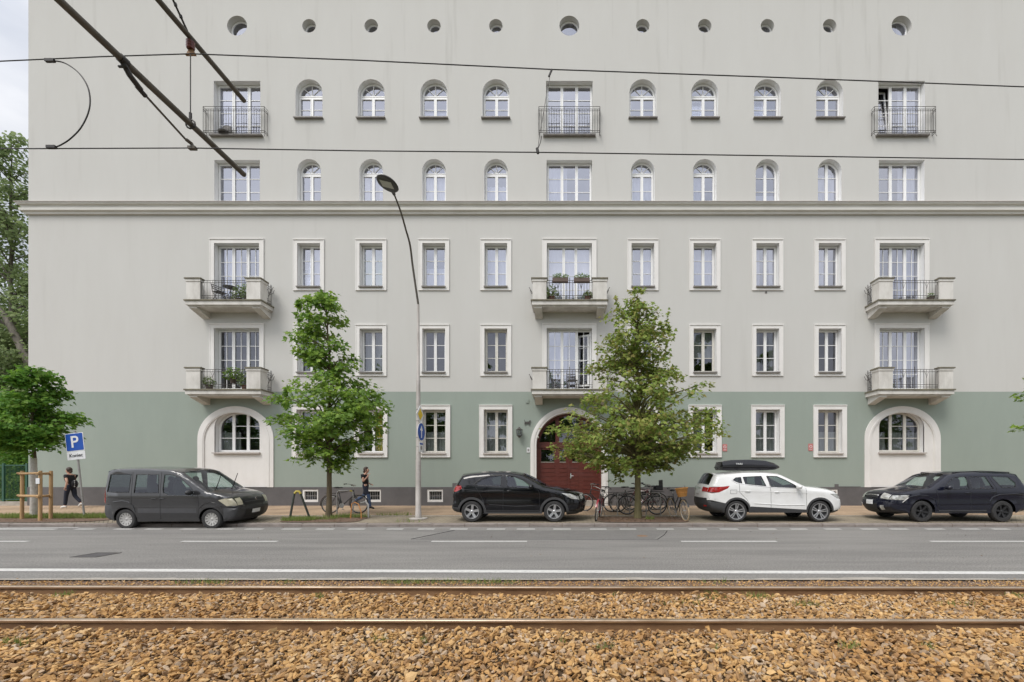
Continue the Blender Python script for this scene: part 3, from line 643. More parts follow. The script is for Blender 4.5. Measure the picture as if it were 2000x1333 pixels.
# doorway
cx = X(1111.5); zb = gz(D); dz0 = Z(978); z1 = Z(796); 
do = arch(cx,zb-.05,z1,151*S,'seg',32,74*S); di = arch(cx,zb-.05,z1-11*S,128*S,'seg',32,63*S)
holes_gf.append(do); holes_pl.append(do)
b = MB(); b.plate(do,[di],D-.05,D+.0)
o2 = arch(cx,zb-.05,z1-3.5*S,144*S,'seg',32,70.5*S); i2 = arch(cx,zb-.05,z1-7*S,137*S,'seg',32,67*S); b.plate(o2,[i2],D-.075,D-.049)
n = len(di); b.add([(x,D,z) for x,z in di]+[(x,D+.45,z) for x,z in di],[(i,i+n,(i+1)%n+n,(i+1)%n) for i in range(n)])
ds = b.build('doorway_surround','white',house,world=True)
MB().box(cx-64*S,cx+64*S,D-.22,D+.6,gz(D)-.1,dz0-.002).build('doorstep','kerbpale',house,world=True)
yd = D+.32; b = MB(); hl = []
ztr = Z(890); 
def rect(x0,x1,z0,z1): return [(x0,z0),(x1,z0),(x1,z1),(x0,z1)]
dw = 64*S; din = arch(cx,dz0,z1-11*S,128*S,'seg',32,63*S); rr2 = 63*S
lx = [-dw+.12, -dw*.42, -dw*.30, dw*.30, dw*.42, dw-.12]
fan = []
for (a,c_) in ((lx[0],lx[1]),(lx[2],lx[3]),(lx[4],lx[5])):
    tp = [(cx+c_+(a-c_)*k/10, topz(cx+c_+(a-c_)*k/10,cx,z1-11*S-.12,(dw-.1)*2,'seg',rr2-.05)) for k in range(11)]
    fan.append([(cx+a,ztr+.62),(cx+c_,ztr+.62)]+tp)
lights = [rect(cx+lx[0]+.08,cx+lx[1]-.06,Z(902),Z(878)),rect(cx+lx[2]+.02,cx-.15,Z(902),Z(878)),rect(cx+.15,cx+lx[3]-.02,Z(902),Z(878)),rect(cx+lx[4]+.06,cx+lx[5]-.08,Z(902),Z(878))]
b.plate(din, fan+lights, yd, yd+.06)
dd = b.build('gate_door','door',house,world=True)
g = MB(); g.add([(x,yd+.03,z) for x,z in din],[tuple(range(len(din)))]); g.build('door_glass','glassdark',dd)
b = MB()
for (a,c_) in ((lx[0],lx[1]),(lx[2]-.02,-.06),(.06,lx[3]+.02),(lx[4],lx[5])):
    zz = dz0+.12
    while zz < Z(908): b.box(cx+a+.03,cx+c_-.03,yd-.018,yd-.001,zz,min(zz+.17,Z(906))); zz += .19
b.box(cx-.035,cx+.035,yd-.03,yd-.001,dz0+.03,Z(876)); b.box(cx-dw+.02,cx+dw-.02,yd-.045,yd-.001,Z(874),Z(870))
b.build('door_boards','door',dd)
b = MB(); b.tube([(cx+.08,yd-.03,Z(930)),(cx+.08,yd-.09,Z(930)),(cx+.2,yd-.09,Z(930))],.012,6); b.box(cx+.055,cx+.105,yd-.03,yd-.019,Z(935),Z(925)); b.build('handle','chrome',dd)
b = MB()
for l in lights: b.box(l[0][0]-.01,l[1][0]+.01,yd-.02,yd-.001,l[0][1]-.03,l[0][1]-.001)
b.build('glazing_sill','kerbpale',dd)
# basement windows
for i,px in enumerate([604.5+2,729,850,972,1255,1374,1495,1620]):
    cx = X(px); w_ = 31*S; out = rect(cx-w_/2,cx+w_/2,Z(981),Z(956.5)); holes_pl.append(out)
    b = MB(); b.plate(out,[rect(cx-w_/2+.09,cx+w_/2-.05,Z(977.5)+.02,Z(960))],D-.012,D+.12); bw = b.build('basement_window','white',house,world=True)
    g = MB(); g.add([(x,D+.10,z) for x,z in out],[(0,1,2,3)]); g.build('glass','glassdark',bw)
    b = MB()
    for k in range(6): xx = cx-w_/2+.12+k*(w_-.2)/5; b.box(xx-.008,xx+.008,D+.03,D+.045,Z(979),Z(959))
    b.box(cx-w_/2+.09,cx+w_/2-.05,D+.028,D+.047,Z(969)-.01,Z(969)+.01); b.build('bars','galv',bw)
# walls
def wallpart(name, x0,x1,z0,z1, holes, m, y):
    hs = [h for h in holes if max(p[0] for p in h) > x0 and min(p[0] for p in h) < x1]
    vs,fs = cdt(rect(x0,x1,z0,z1), hs); b = MB(); b.add([(x,y,z) for x,z in vs], fs)
    return b
b = wallpart('',BX0,BX1,Z(765.5),BZ1,holes_up,'wall',D); b.build('upper_wall','wall',house,world=True)
b = wallpart('',BX0-.004,BX1,Z(952),Z(765.5),holes_gf,'green',D-.0); b.add([(BX0,D+.0,Z(952)),(BX0,D+12,Z(952)),(BX0,D+12,Z(765.5)),(BX0,D,Z(765.5))],[(0,1,2,3)]); b.build('ground_floor_wall','green',house,world=True)
b = wallpart('',BX0-.02,BX1,gz(D)-.3,Z(952),holes_pl,'plinth',D-.03)
pz = Z(952); 
for (xa,xb) in ((BX0-.02,X(1036)),(X(1187),BX1)): b.add([(xa,D-.03,pz),(xb,D-.03,pz),(xb,D+.01,pz+.01),(xa,D+.01,pz+.01)],[(0,1,2,3)])
b.box(X(884),X(899),D-.035,D-.002,Z(952),Z(944)); b.box(X(1630),X(1637),D-.035,D-.002,Z(952),Z(946)); b.box(X(1637),X(1680),D-.035,D-.002,Z(952),Z(950.5))
b.build('plinth','plinth',house,world=True)
b = MB(); b.add([(BX0,D,Z(765.5)),(BX0,D+12,Z(765.5)),(BX0,D+12,BZ1),(BX0,D,BZ1)],[(0,1,2,3)]); b.add([(BX1,D,0),(BX1,D+12,0),(BX1,D+12,BZ1),(BX1,D,BZ1)],[(0,1,2,3)])
b.add([(BX0,D+12,0),(BX1,D+12,0),(BX1,D+12,BZ1),(BX0,D+12,BZ1)],[(0,1,2,3)]); b.build('side_wall','wall',house,world=True)
MB().box(BX0-.3,BX1+.3,D-.3,D+12.3,BZ1,BZ1+.25).build('roof','sill',house,world=True)
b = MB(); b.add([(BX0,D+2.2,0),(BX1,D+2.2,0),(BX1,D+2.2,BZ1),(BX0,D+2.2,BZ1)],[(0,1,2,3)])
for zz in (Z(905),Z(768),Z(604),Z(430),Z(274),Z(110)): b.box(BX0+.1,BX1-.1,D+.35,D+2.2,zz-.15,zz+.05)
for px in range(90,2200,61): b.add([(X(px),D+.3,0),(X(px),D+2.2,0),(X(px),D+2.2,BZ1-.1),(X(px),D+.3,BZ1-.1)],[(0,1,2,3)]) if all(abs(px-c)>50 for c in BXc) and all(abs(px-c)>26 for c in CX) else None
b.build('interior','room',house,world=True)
# cornice
prof = [(0,Z(420.5)),(-.10,Z(420.5)),(-.11,Z(417)),(-.20,Z(415.5)),(-.21,Z(411)),(-.15,Z(410)),(-.17,Z(406.5)),(-.26,Z(405)),(-.28,Z(403)),(-.28,Z(402.2)),(0,Z(401)+.01)]
b = MB(); n = len(prof); 
vs = []
for (o,z) in prof: vs += [(BX0+o,D+12,z)]
for (o,z) in prof: vs += [(BX0+o,D+o,z)]
for (o,z) in prof: vs += [(BX1,D+o,z)]
b.add(vs,[(k*n+i,(k+1)*n+i,(k+1)*n+i+1,k*n+i+1) for k in range(2) for i in range(n-1)]); b.build('cornice','cornice',house,world=True)
b = MB(); b.box(BX0-.31,BX1,D-.31,D-.0,Z(402.2)+.003,Z(401)+.005); b.build('cornice_flashing','silllight',house,world=True)
# balconies
def balcony(cx, ztop, lab):
    p = .86; hw = 1.66; yF = D-p; loc = Vector((cx, D, ztop-.22))
    b = MB(); b.box(cx-hw+.03,cx+hw-.03,yF+.03,D-.001,ztop-.22,ztop-.055); b.box(cx-hw+.10,cx+hw-.10,yF+.10,D-.002,ztop-.27,ztop-.2205)
    root = b.build('balcony','balc',house,world=True); root['label'] = lab
    b = MB(); b.box(cx-hw-.01,cx+hw+.01,yF-.012,D-.0015,ztop-.054,ztop); b.build('floor_slab','coping',root)
    for s in (-1,1):
        x0 = cx+s*(hw-.30)-.165; b = MB()
        pts = [(D-.003,ztop-.271),(yF+.13,ztop-.271),(yF+.13,ztop-.33),(D-.003,ztop-.56)]
        vs = [(x0,y,z) for y,z in pts]+[(x0+.33,y,z) for y,z in pts]; b.add(vs,[(0,1,2,3),(7,6,5,4),(0,4,5,1),(1,5,6,2),(2,6,7,3)])
        b.build('bracket','balc',root)
        xa,xb = (cx-hw+.06,cx-hw+.66) if s<0 else (cx+hw-.66,cx+hw-.06); ph_ = .93
        b = MB(); b.box(xa,xb,yF+.05,yF+.20,ztop,ztop+ph_); xo = xa if s<0 else xb-.15; b.box(xo,xo+.15,yF+.20,yF+.48,ztop,ztop+ph_)
        b.box(xa-.025,xb+.025,yF+.025,yF+.225,ztop+ph_-.14,ztop+ph_-.04); b.box(xo-.024,xo+.174,yF+.225,yF+.505,ztop+ph_-.14,ztop+ph_-.04)
        pr_ = b.build('parapet','balc',root)
        b = MB(); b.box(xa-.055,xb+.055,yF-.005,yF+.255,ztop+ph_-.039,ztop+ph_+.012); b.box(xo-.054,xo+.204,yF+.255,yF+.535,ztop+ph_-.039,ztop+ph_+.012); b.build('coping','coping',pr_)
    b = MB(); xa,xb = cx-hw+.66,cx+hw-.66; yr = yF+.12
    def run(p0,p1,nb):
        p0,p1 = Vector(p0),Vector(p1)
        for z in (.10,.20,.76,.86): b.tube([p0+Vector((0,0,z)),p1+Vector((0,0,z))],.011,4)
        for k in range(nb+1):
            q = p0.lerp(p1,k/nb); hi = .98 if k in (0,nb//2,nb) else .86; r_ = .014 if k in (0,nb//2,nb) else .0085
            b.tube([q+Vector((0,0,.02)),q+Vector((0,0,hi))],r_,4)
            if k in (nb//4, nb-nb//4):
                b.tube([q+Vector((-.08,-.01,.76)),q+Vector((-.03,-.02,.62)),q+Vector((0,-.01,.5))],.009,4); b.tube([q+Vector((.08,-.01,.76)),q+Vector((.03,-.02,.62)),q+Vector((0,-.01,.5))],.009,4)
    run((xa,yr,ztop),(xb,yr,ztop),16)
    for s in (-1,1):
        xx = cx+s*(hw-.13); run((xx,yF+.49,ztop),(xx,D-.02,ztop),4)
        b.tube([(xx,yF+.62,ztop+.25),(xx+s*.1,yF+.62,ztop+.5),(xx+s*.26,yF+.62,ztop+.78)],.012,4); b.tube([(xx,yF+.75,ztop+.5),(xx+s*.16,yF+.75,ztop+.55),(xx+s*.22,yF+.75,ztop+.7)],.012,4)
    b.build('railing','iron',root)
    return root
for (z,fl) in ((9.15,'second floor'),(5.30,'first floor')):
    for px in BXc: balcony(X(px), z, None) 
for o in list(house.children):
    if o.name.startswith('balcony') and 'label' in o: del o['label']
def french(cx):
    p=.20; hw=1.36; z0,z1 = Z(268)+.03, Z(268)+1.24; yF=D-p; b = MB()
    def run(p0,p1,nb):
        p0,p1=Vector(p0),Vector(p1)
        for z in (.02,.10,.98,1.06,1.17): b.tube([p0+Vector((0,0,z)),p1+Vector((0,0,z))],.012,4)
        for k in range(nb+1):
            q=p0.lerp(p1,k/nb); b.tube([q+Vector((0,0,.02)),q+Vector((0,0,1.17 if k%5==0 else 1.06))],.013 if k in(0,nb) else .009,4)
    run((cx-hw,yF,z0),(cx+hw,yF,z0),24); run((cx-hw,yF,z0),(cx-hw,D,z0),2); run((cx+hw,yF,z0),(cx+hw,D,z0),2)
    for s in (-1,0,1): b.tube([(cx+s*hw,yF,z0+.03),(cx+s*hw,yF,z0-.06),(cx+s*hw+.03,yF-.03,z0-.17)],.012,4)
    o = b.build('french_balcony','iron',house,world=True)
    MB().box(cx-51*S,cx+51*S,D-.14,D+RV+.04,Z(268.5),Z(265.5)).build('ledge','sill',o)
for px in BXc: french(X(px))
# ------------------------------------------------------------ cars
def spoke_wheel(name, r, rr, wd, style, m, parent, loc, side):
    """tyre (part) with rim (sub-part); axis along Y, outer face towards side"""
    b = MB(); h = wd/2
    b.lathe([(rr,-h*.8),(rr+.01,-h),(r-.03,-h),(r-.008,-h*.8),(r,-h*.5),(r,h*.5),(r-.008,h*.8),(r-.03,h),(rr+.01,h),(rr,h*.8)],40,axis='Y')
    t = b.build('wheel','rubber',parent,smooth=40); t.location = loc
    d = MB(); s = side; yo = s*h*.78
    d.lathe([(rr*.93,yo-s*.05),(rr*.6,yo-s*.085),(.001,yo-s*.085)],32,axis='Y'); d.build('brake_disc','rimdark',t)
    b = MB(); b.lathe([(rr*.985,yo-s*.07),(rr+.004,yo),(rr+.004,yo+s*.008),(rr*.93,yo+s*.006),(rr*.90,yo-s*.05)],40,axis='Y')
    if style == 'cap':   n, wa, wb, tw = 12, .020, .030, 0
    elif style == 'five': n, wa, wb, tw = 5, .036, .040, 0
    elif style == 'double': n, wa, wb, tw = 5, .014, .016, .026
    else: n, wa, wb, tw = 6, .024, .030, 0
    for k in range(n):
        a = 2*math.pi*k/n+.2; 
        for off in ((-tw,tw) if tw else (0,)):
            ca,sa = math.cos(a),math.sin(a)
            def q(rad, lat, y): lat2 = lat+off*(.4+rad/rr*1.1); return (ca*rad-sa*lat2, y, sa*rad+ca*lat2)
            vs = [q(.03,-wa,yo-s*.02),q(.03,wa,yo-s*.02),q(rr*.95,wb,yo+s*.002),q(rr*.95,-wb,yo+s*.002),q(.03,-wa,yo-s*.05),q(.03,wa,yo-s*.05),q(rr*.95,wb,yo-s*.035),q(rr*.95,-wb,yo-s*.035)]
            b.add(vs,[(0,1,2,3),(0,3,7,4),(1,0,4,5),(2,1,5,6),(7,6,5,4)])
    b.lathe([(.001,yo-s*.008),(.035,yo-s*.010),(.05,yo-s*.02),(.06,yo-s*.045)],20,axis='Y')
    if style == 'cap': b.lathe([(.05,yo-s*.02),(rr*.42,yo-s*.012),(rr*.45,yo-s*.05)],24,axis='Y')
    b.build('rim', m, t, smooth=35)
    return t
def car(name, S_, loc, rz, label, roll=0):
    root = empty(name, loc, label, S_.get('cat','car'), None, rz); root.rotation_euler = (roll,0,rz)
    W = S_['W']/2; ch = S_['chain']; wb = S_['wb']; r = S_['r']; ra = S_['ra']; belt = S_['belt']; tum = S_['tum']; Rf = S_.get('fil',.10)
    xf = max(p[0] for p in ch); xr = min(p[0] for p in ch)
    # densify the outline
    pts = []; lab = []
    for (x0,z0,l0),(x1,z1,_) in zip(ch,ch[1:]):
        n = max(1,int(math.hypot(x1-x0,z1-z0)/.09))
        for k in range(n): pts.append((x0+(x1-x0)*k/n, z0+(z1-z0)*k/n)); lab.append(l0)
    pts.append(ch[-1][:2]); lab.append('body')
    for it in range(2):   # soften corners, keep length
        q = pts[:]
        for i in range(1,len(pts)-1):
            if lab[i] == lab[i-1]: q[i] = tuple((pts[i-1][k]+2*pts[i][k]+pts[i+1][k])/4 for k in (0,1))
        pts = q
    A = np.array(pts)
    def dist(x,z):
        a = A[:-1]; b = A[1:]; ab = b-a; t = np.clip(((np.array([x,z])-a)*ab).sum(1)/(ab*ab).sum(1),0,1); d = a+ab*t[:,None]-np.array([x,z]); return float(np.sqrt((d*d).sum(1)).min())
    def side(x,z):
        y = W
        fz = xf-.62; 
        if x > fz: y -= S_.get('plan',.17)*((x-fz)/.62)**2
        rz_ = xr+.55
        if x < rz_: y -= .10*((rz_-x)/.55)**2
        if z > belt: y -= tum*(z-belt)+.012
        elif z > belt-.14: y -= .012*(z-belt+.14)/.14
        cz = .62; y += -.045*max(0,(cz-z)/.4)**2 if z < cz else 0
        if .55 < z < belt-.12: y -= .010*math.sin((z-.55)/(belt-.67)*math.pi)
        d = dist(x,z)
        if d < Rf: y -= Rf*(1-math.sqrt(max(0,1-(1-d/Rf)**2)))
        return y
    # bottom line with wheel arches
    sill = S_['sill']; bot = []
    def arc(cx): 
        o = []; a0 = math.asin((r-sill)/ra) if abs(r-sill) < ra else 0
        for k in range(19):
            a = math.pi+a0-(math.pi+2*a0)*k/18; o.append((cx+ra*math.cos(a), r+ra*math.sin(a)))
        return o
    bot = [p for p in arc(-wb)] + [p for p in arc(0)]
    outer = [tuple(p) for p in pts] + [p for p in bot if True]
    outer = [tuple(p) for p in pts] + bot
    wins = [w_ for w_ in S_['windows']]
    regs = S_['regions']
    extra = []
    for x in np.arange(xr,xf,.11):
        for z in np.arange(.2,1.9,.10):
            if inside((x,z),outer): extra.append((float(x+.013*math.sin(z*31)),float(z)))
    for i in range(1,len(pts)-1):
        t = Vector((pts[i+1][0]-pts[i-1][0],pts[i+1][1]-pts[i-1][1])); t.normalize(); nn = Vector((t.y,-t.x)) 
        c = Vector(pts[i]); 
        for sgn in (1,-1):
            q = c+nn*sgn*.03
            if inside((q.x,q.y),outer):
                for f in (.08,.25,.55,1.0):
                    q = c+nn*sgn*Rf*f
                    if inside((q.x,q.y),outer): extra.append((q.x,q.y))
                break
    archr = [[(cx+(ra+S_['archw'])*math.cos(2*math.pi*k/30), r+(ra+S_['archw'])*math.sin(2*math.pi*k/30)) for k in range(30)] for cx in (0,-wb)] if S_['archw'] else []
    vs,fs = cdt(outer, [w_[0] for w_ in wins], extra, [g[1] for g in regs]+archr)
    groups = {}
    for f in fs:
        c = (sum(vs[i][0] for i in f)/len(f), sum(vs[i][1] for i in f)/len(f)); key = ('body',S_['paint'])
        for a_ in archr:
            if inside(c,a_): key = ('cladding','clad')
        for g in regs:
            if inside(c,g[1]): key = (g[0],g[2])
        groups.setdefault(key if key[0]=='body' else key+(('f' if c[0]>-.9 else ('r' if c[0]<-wb+.9 else 'm')) if key[0] in ('bumper',) else '',),[]).append(f)
    P3 = [(v[0], side(*v), v[1]) for v in vs]
    MBs = {}
    for s in (-1,1):
        for key0,fl in groups.items():
            key = key0+((0,) if key0[0]=='body' else (s,)); MBs.setdefault(key,MB())
            used = sorted({i for f in fl for i in f}); ix = {u:i for i,u in enumerate(used)}
            MBs[key].add([(P3[u][0], s*P3[u][1], P3[u][2]) for u in used], [tuple(ix[i] for i in (f if s<0 else f[::-1])) for f in fl])
    # band over the outline
    T = [-1,-.97,-.9,-.7,-.4,0,.4,.7,.9,.97,1]
    nr = []
    for i in range(len(pts)):
        a = pts[max(i-1,0)]; b = pts[min(i+1,len(pts)-1)]; t = Vector((b[0]-a[0],b[1]-a[1])); t.normalize(); nr.append(Vector((-t.y,t.x))*(-1 if True else 1))
    # chain runs front -> top -> rear, outward normal is right of travel reversed
    for i in range(len(nr)):
        t = nr[i]; c = Vector(pts[i])-Vector(((xf+xr)/2,.8))
        if t.dot(c) < 0: nr[i] = -t
    def band(i, t, off=0):
        i0 = int(min(len(pts)-2,max(0,math.floor(i)))); u = i-i0
        p = Vector(pts[i0]).lerp(Vector(pts[i0+1]),u); n_ = nr[i0].lerp(nr[i0+1],u); n_.normalize()
        wv = side(p.x,p.y)
        bl = (S_.get('nose',.16)*abs(n_.x)*(1 if p.x>0 else .6)+.04*abs(n_.y))*(1-abs(t)**2.2)
        q = p+n_*(bl+off); return (q.x, t*wv, q.y)
    bb = {}
    grid = [[band(i,t) for t in T] for i in range(len(pts))]
    for i in range(len(pts)-1):
        for j in range(len(T)-1):
            l = lab[i]
            if l == 'glass': k = ('windscreen','carglass',0) if 1<j<8 else ('body',S_['paint'],0)
            elif l == 'rearglass': k = ('rear_window','carglassdark',0) if 1<j<8 else ('body',S_['paint'],0)
            elif l == 'lower': k = ('bumper',S_['lowmat'],'front' if pts[i][0]>-1 else 'rear')
            else: k = ('body',S_['paint'],0)
            bb.setdefault(k,[]).append((i,j))
    for k,cells in bb.items():
        m_ = MBs.setdefault(k, MB())
        for (i,j) in cells:
            m_.add([grid[i][j],grid[i][j+1],grid[i+1][j+1],grid[i+1][j]],[(3,2,1,0)])
    for (nm,mt,*_s),m_ in MBs.items():
        o = m_.build(nm, mt, root)
        # weld and recalc normals so that reflections run smoothly
        import bmesh
        bm = bmesh.new(); bm.from_mesh(o.data); bmesh.ops.remove_doubles(bm, verts=bm.verts, dist=.0012); bmesh.ops.recalc_face_normals(bm, faces=bm.faces); bm.to_mesh(o.data); bm.free()
        o.data.polygons.foreach_set('use_smooth',[True]*len(o.data.polygons)); o.data.set_sharp_from_angle(angle=R(38))
        if nm == 'body': body = o
    # side glass with dark seals
    for poly,gm in wins:
        for s in (-1,1):
            g = MB(); v2,f2 = cdt(poly,[]); g.add([(v[0], s*(side(*v)-.012), v[1]) for v in v2], f2); go = g.build('side_window', gm, root)
            se = MB(); n = len(poly); pp = []
            for a,b2 in zip(poly,poly[1:]+poly[:1]):
                for k in range(4): pp.append((a[0]+(b2[0]-a[0])*k/4, a[1]+(b2[1]-a[1])*k/4))
            se.tube([(x, s*(side(x,z)-.003), z) for x,z in pp], .011, 5, closed=True); se.build('window_seal','black',go)
    # interior
    x0,x1 = xr+.35, xf-.30; b = MB(); wi = W-.30
    b.box(x0,x1,-wi,wi,sill+.02,belt-.16); b.box(-wb-.0+ra, -ra, -W+.10, W-.10, sill+.01, sill+.10)
    b.box(xr+.18,-.35 if S_.get('dash') is None else S_['dash'],-W+.07,W-.07,belt-.16,belt-.05); b.build('cabin','black',root)
    for sx in S_['seats']:
        for s in (-1,1):
            b = MB(); mt = Matrix.Translation((sx,s*.36,belt-.12)) @ Matrix.Rotation(R(-14),4,'Y')
            b.ell((0,0,.18),(.07,.24,.32),12,8,None); b.v = [tuple(mt@Vector(v)) for v in b.v]
            e = MB(); e.ell((-.02,0,.54),(.045,.12,.09),10,6); b.add([mt@Vector(v) for v in e.v], e.f); b.build('seat','seat',root,smooth=60)
    # wheels
    for cx in (0,-wb):
        for s in (-1,1): spoke_wheel('wheel', r, S_['rr'], .205, S_['rim'], S_['rimmat'], root, (cx, s*(W-.125), r), s)
    # patches on front and rear
    iz = max(range(len(pts)), key=lambda i: pts[i][1])
    def at_z(z, front=True):
        rg = range(0,iz) if front else range(len(pts)-2, iz, -1)
        for i in rg:
            a,b2 = pts[i][1],pts[i+1][1]
            if (a-z)*(b2-z) <= 0 and a != b2: return i+(z-a)/(b2-a)
        return iz
    for (nm,front,z0,z1,t0,t1,mt,off,sk) in S_['patches']:
        i0,i1 = at_z(z0,front),at_z(z1,front); n,m_ = 4,6
        for s in ((-1,1) if t0*t1>0 and nm!='number_plate' else (1,)):
            b = MB(); vs2 = [band(i0+(i1-i0)*a/n, s*(t0+(t1-t0)*c/m_+sk*(a/n)), off) for a in range(n+1) for c in range(m_+1)]
            b.add(vs2,[(a*(m_+1)+c,a*(m_+1)+c+1,(a+1)*(m_+1)+c+1,(a+1)*(m_+1)+c) for a in range(n) for c in range(m_)])
            b.build(nm, mt, root, smooth=50)
    def ribbon(line, wd, mt, nm, off=.003, th=True):
        for s in (-1,1):
            b = MB(); pp = []
            for a,b2 in zip(line,line[1:]):
                n = max(1,int(math.hypot(b2[0]-a[0],b2[1]-a[1])/.08))
                for k in range(n): pp.append((a[0]+(b2[0]-a[0])*k/n, a[1]+(b2[1]-a[1])*k/n))
            pp.append(line[-1])
            b.tube([(x, s*(side(x,z)+off-wd*.5), z) for x,z in pp], wd, 5)
            b.build(nm, mt, root, smooth=60)
    for ln in S_['seams']: ribbon(ln, .005, 'black', 'door_seam', .003)
    for (ln,wd,mt,nm) in S_['trims']: ribbon(ln, wd, mt, nm, wd*.9)
    for (hx,hz) in S_['handles']:
        for s in (-1,1):
            y = side(hx,hz); b = MB().ell((hx, s*(y+.015), hz),(.09,.018,.018),10,6); b.build('door_handle', S_['handlemat'], root, smooth=60)
    mxp,mzp = S_['mirror']
    for s in (-1,1):
        y = side(mxp,mzp); b = MB(); b.ell((mxp+.02, s*(y+.14), mzp+.02),(.085,.12,.075),12,8); b.tube([(mxp+.03,s*(y-.01),mzp-.03),(mxp+.02,s*(y+.08),mzp-.01)],.022,6); b.build('side_mirror', S_['mirrormat'], root, smooth=60)
    if S_.get('rails'):
        x0,x1 = S_['rails']; 
        for s in (-1,1):
            b = MB(); zz = [max(z for (x,z) in pts if abs(x-xx)<.2)-.01 for xx in (x0,(x0+x1)/2,x1)]; yy = W-tum*(1.5-belt)-.13
            b.tube([(x0,s*yy,zz[0]-.05),(x0-.06,s*yy,zz[0]+.012),((x0+x1)/2,s*yy,zz[1]+.03),(x1+.06,s*yy,zz[2]+.012),(x1,s*yy,zz[2]-.05)],.016,6); b.build('roof_rail','black' if S_['rails_m']=='b' else 'galv',root,smooth=60)
    return root, side, band, at_z
van = dict(cat='van', plan=.12, nose=.07, W=1.72, wb=2.566, r=.305, rr=.195, ra=.355, archw=0, belt=1.06, tum=.11, sill=.24, fil=.06, paint='paint_grey', lowmat='bumper', rim='cap', rimmat='rimcap',
  chain=[(.45,.24,'lower'),(.62,.30,'lower'),(.69,.42,'lower'),(.71,.58,'body'),(.69,.80,'body'),(.61,.93,'body'),(.50,.99,'body'),(.25,1.06,'body'),(-.12,1.13,'glass'),(-.92,1.70,'body'),(-1.20,1.785,'body'),(-2.1,1.83,'body'),(-3.03,1.81,'body'),(-3.15,1.75,'rearglass'),(-3.26,1.10,'body'),(-3.28,.62,'lower'),(-3.28,.32,'lower'),(-3.02,.25,'lower')],
  windows=[([(-1.38,1.64),(-1.18,1.64),(-.92,1.56),(-.62,1.30),(-.44,1.08),(-.55,1.01),(-1.25,1.02),(-1.38,1.08),(-1.41,1.2)],'carglass'),([(-2.22,1.65),(-1.56,1.65),(-1.53,1.10),(-2.27,1.10)],'carglass'),([(-2.38,1.66),(-3.02,1.65),(-3.12,1.13),(-2.42,1.11)],'carglassdark')],
  regions=[('bumper',[(1.0,.1),(1.0,.66),(.38,.64),(.33,.1)],'bumper'),('bumper',[(-3.5,.1),(-3.5,.74),(-2.98,.74),(-2.93,.1)],'bumper'),('side_strip',[(-2.17,.50),(-2.17,.64),(-.42,.64),(-.42,.50)],'bumper'),('headlight',[(.24,.88),(.42,.93),(1.0,.91),(1.0,.71),(.46,.70)],'headold'),('tail_light',[(-3.5,.78),(-3.5,1.42),(-3.19,1.42),(-3.19,.78)],'tail')],
  patches=[('headlight',True,.71,.90,.74,1.0,'headold',.012,-.04),('grille',True,.68,.84,-.62,.62,'black',.012,0),('grille_bar',True,.755,.775,-.62,.62,'bumper',.020,0),('lower_grille',True,.36,.56,-.62,.62,'black',.012,0),('number_plate',True,.46,.56,-.26,.26,'signwhite',.022,0),('bumper_bar',True,.585,.64,-.9,.9,'clad',.016,0)],
  seams=[[(-1.47,1.72),(-1.50,.32)],[(-2.33,1.72),(-2.35,.75)],[(-.36,1.05),(-.34,.75),(-.38,.34)],[(-1.47,.32),(-.40,.32)],[(-2.38,.95),(-3.2,.97)]],
  trims=[([(-1.42,1.66),(-1.0,1.66),(-.62,1.46),(-.25,1.18),(-.03,1.07)],.006,'paint_grey','pillar_trim'),([(-2.25,.52),(-2.3,.72),(-2.45,.84),(-2.62,.87),(-2.9,.83)],.013,'paint_grey','wing_flare'),([(.32,.66),(.18,.78),(0,.83),(-.18,.78),(-.34,.64)],.013,'paint_grey','wing_flare')],
  handles=[(-1.42,.93),(-1.66,.93)], handlemat='black', mirror=(-.52,1.10), mirrormat='black', seats=[-1.25,-2.05], dash=-.25)
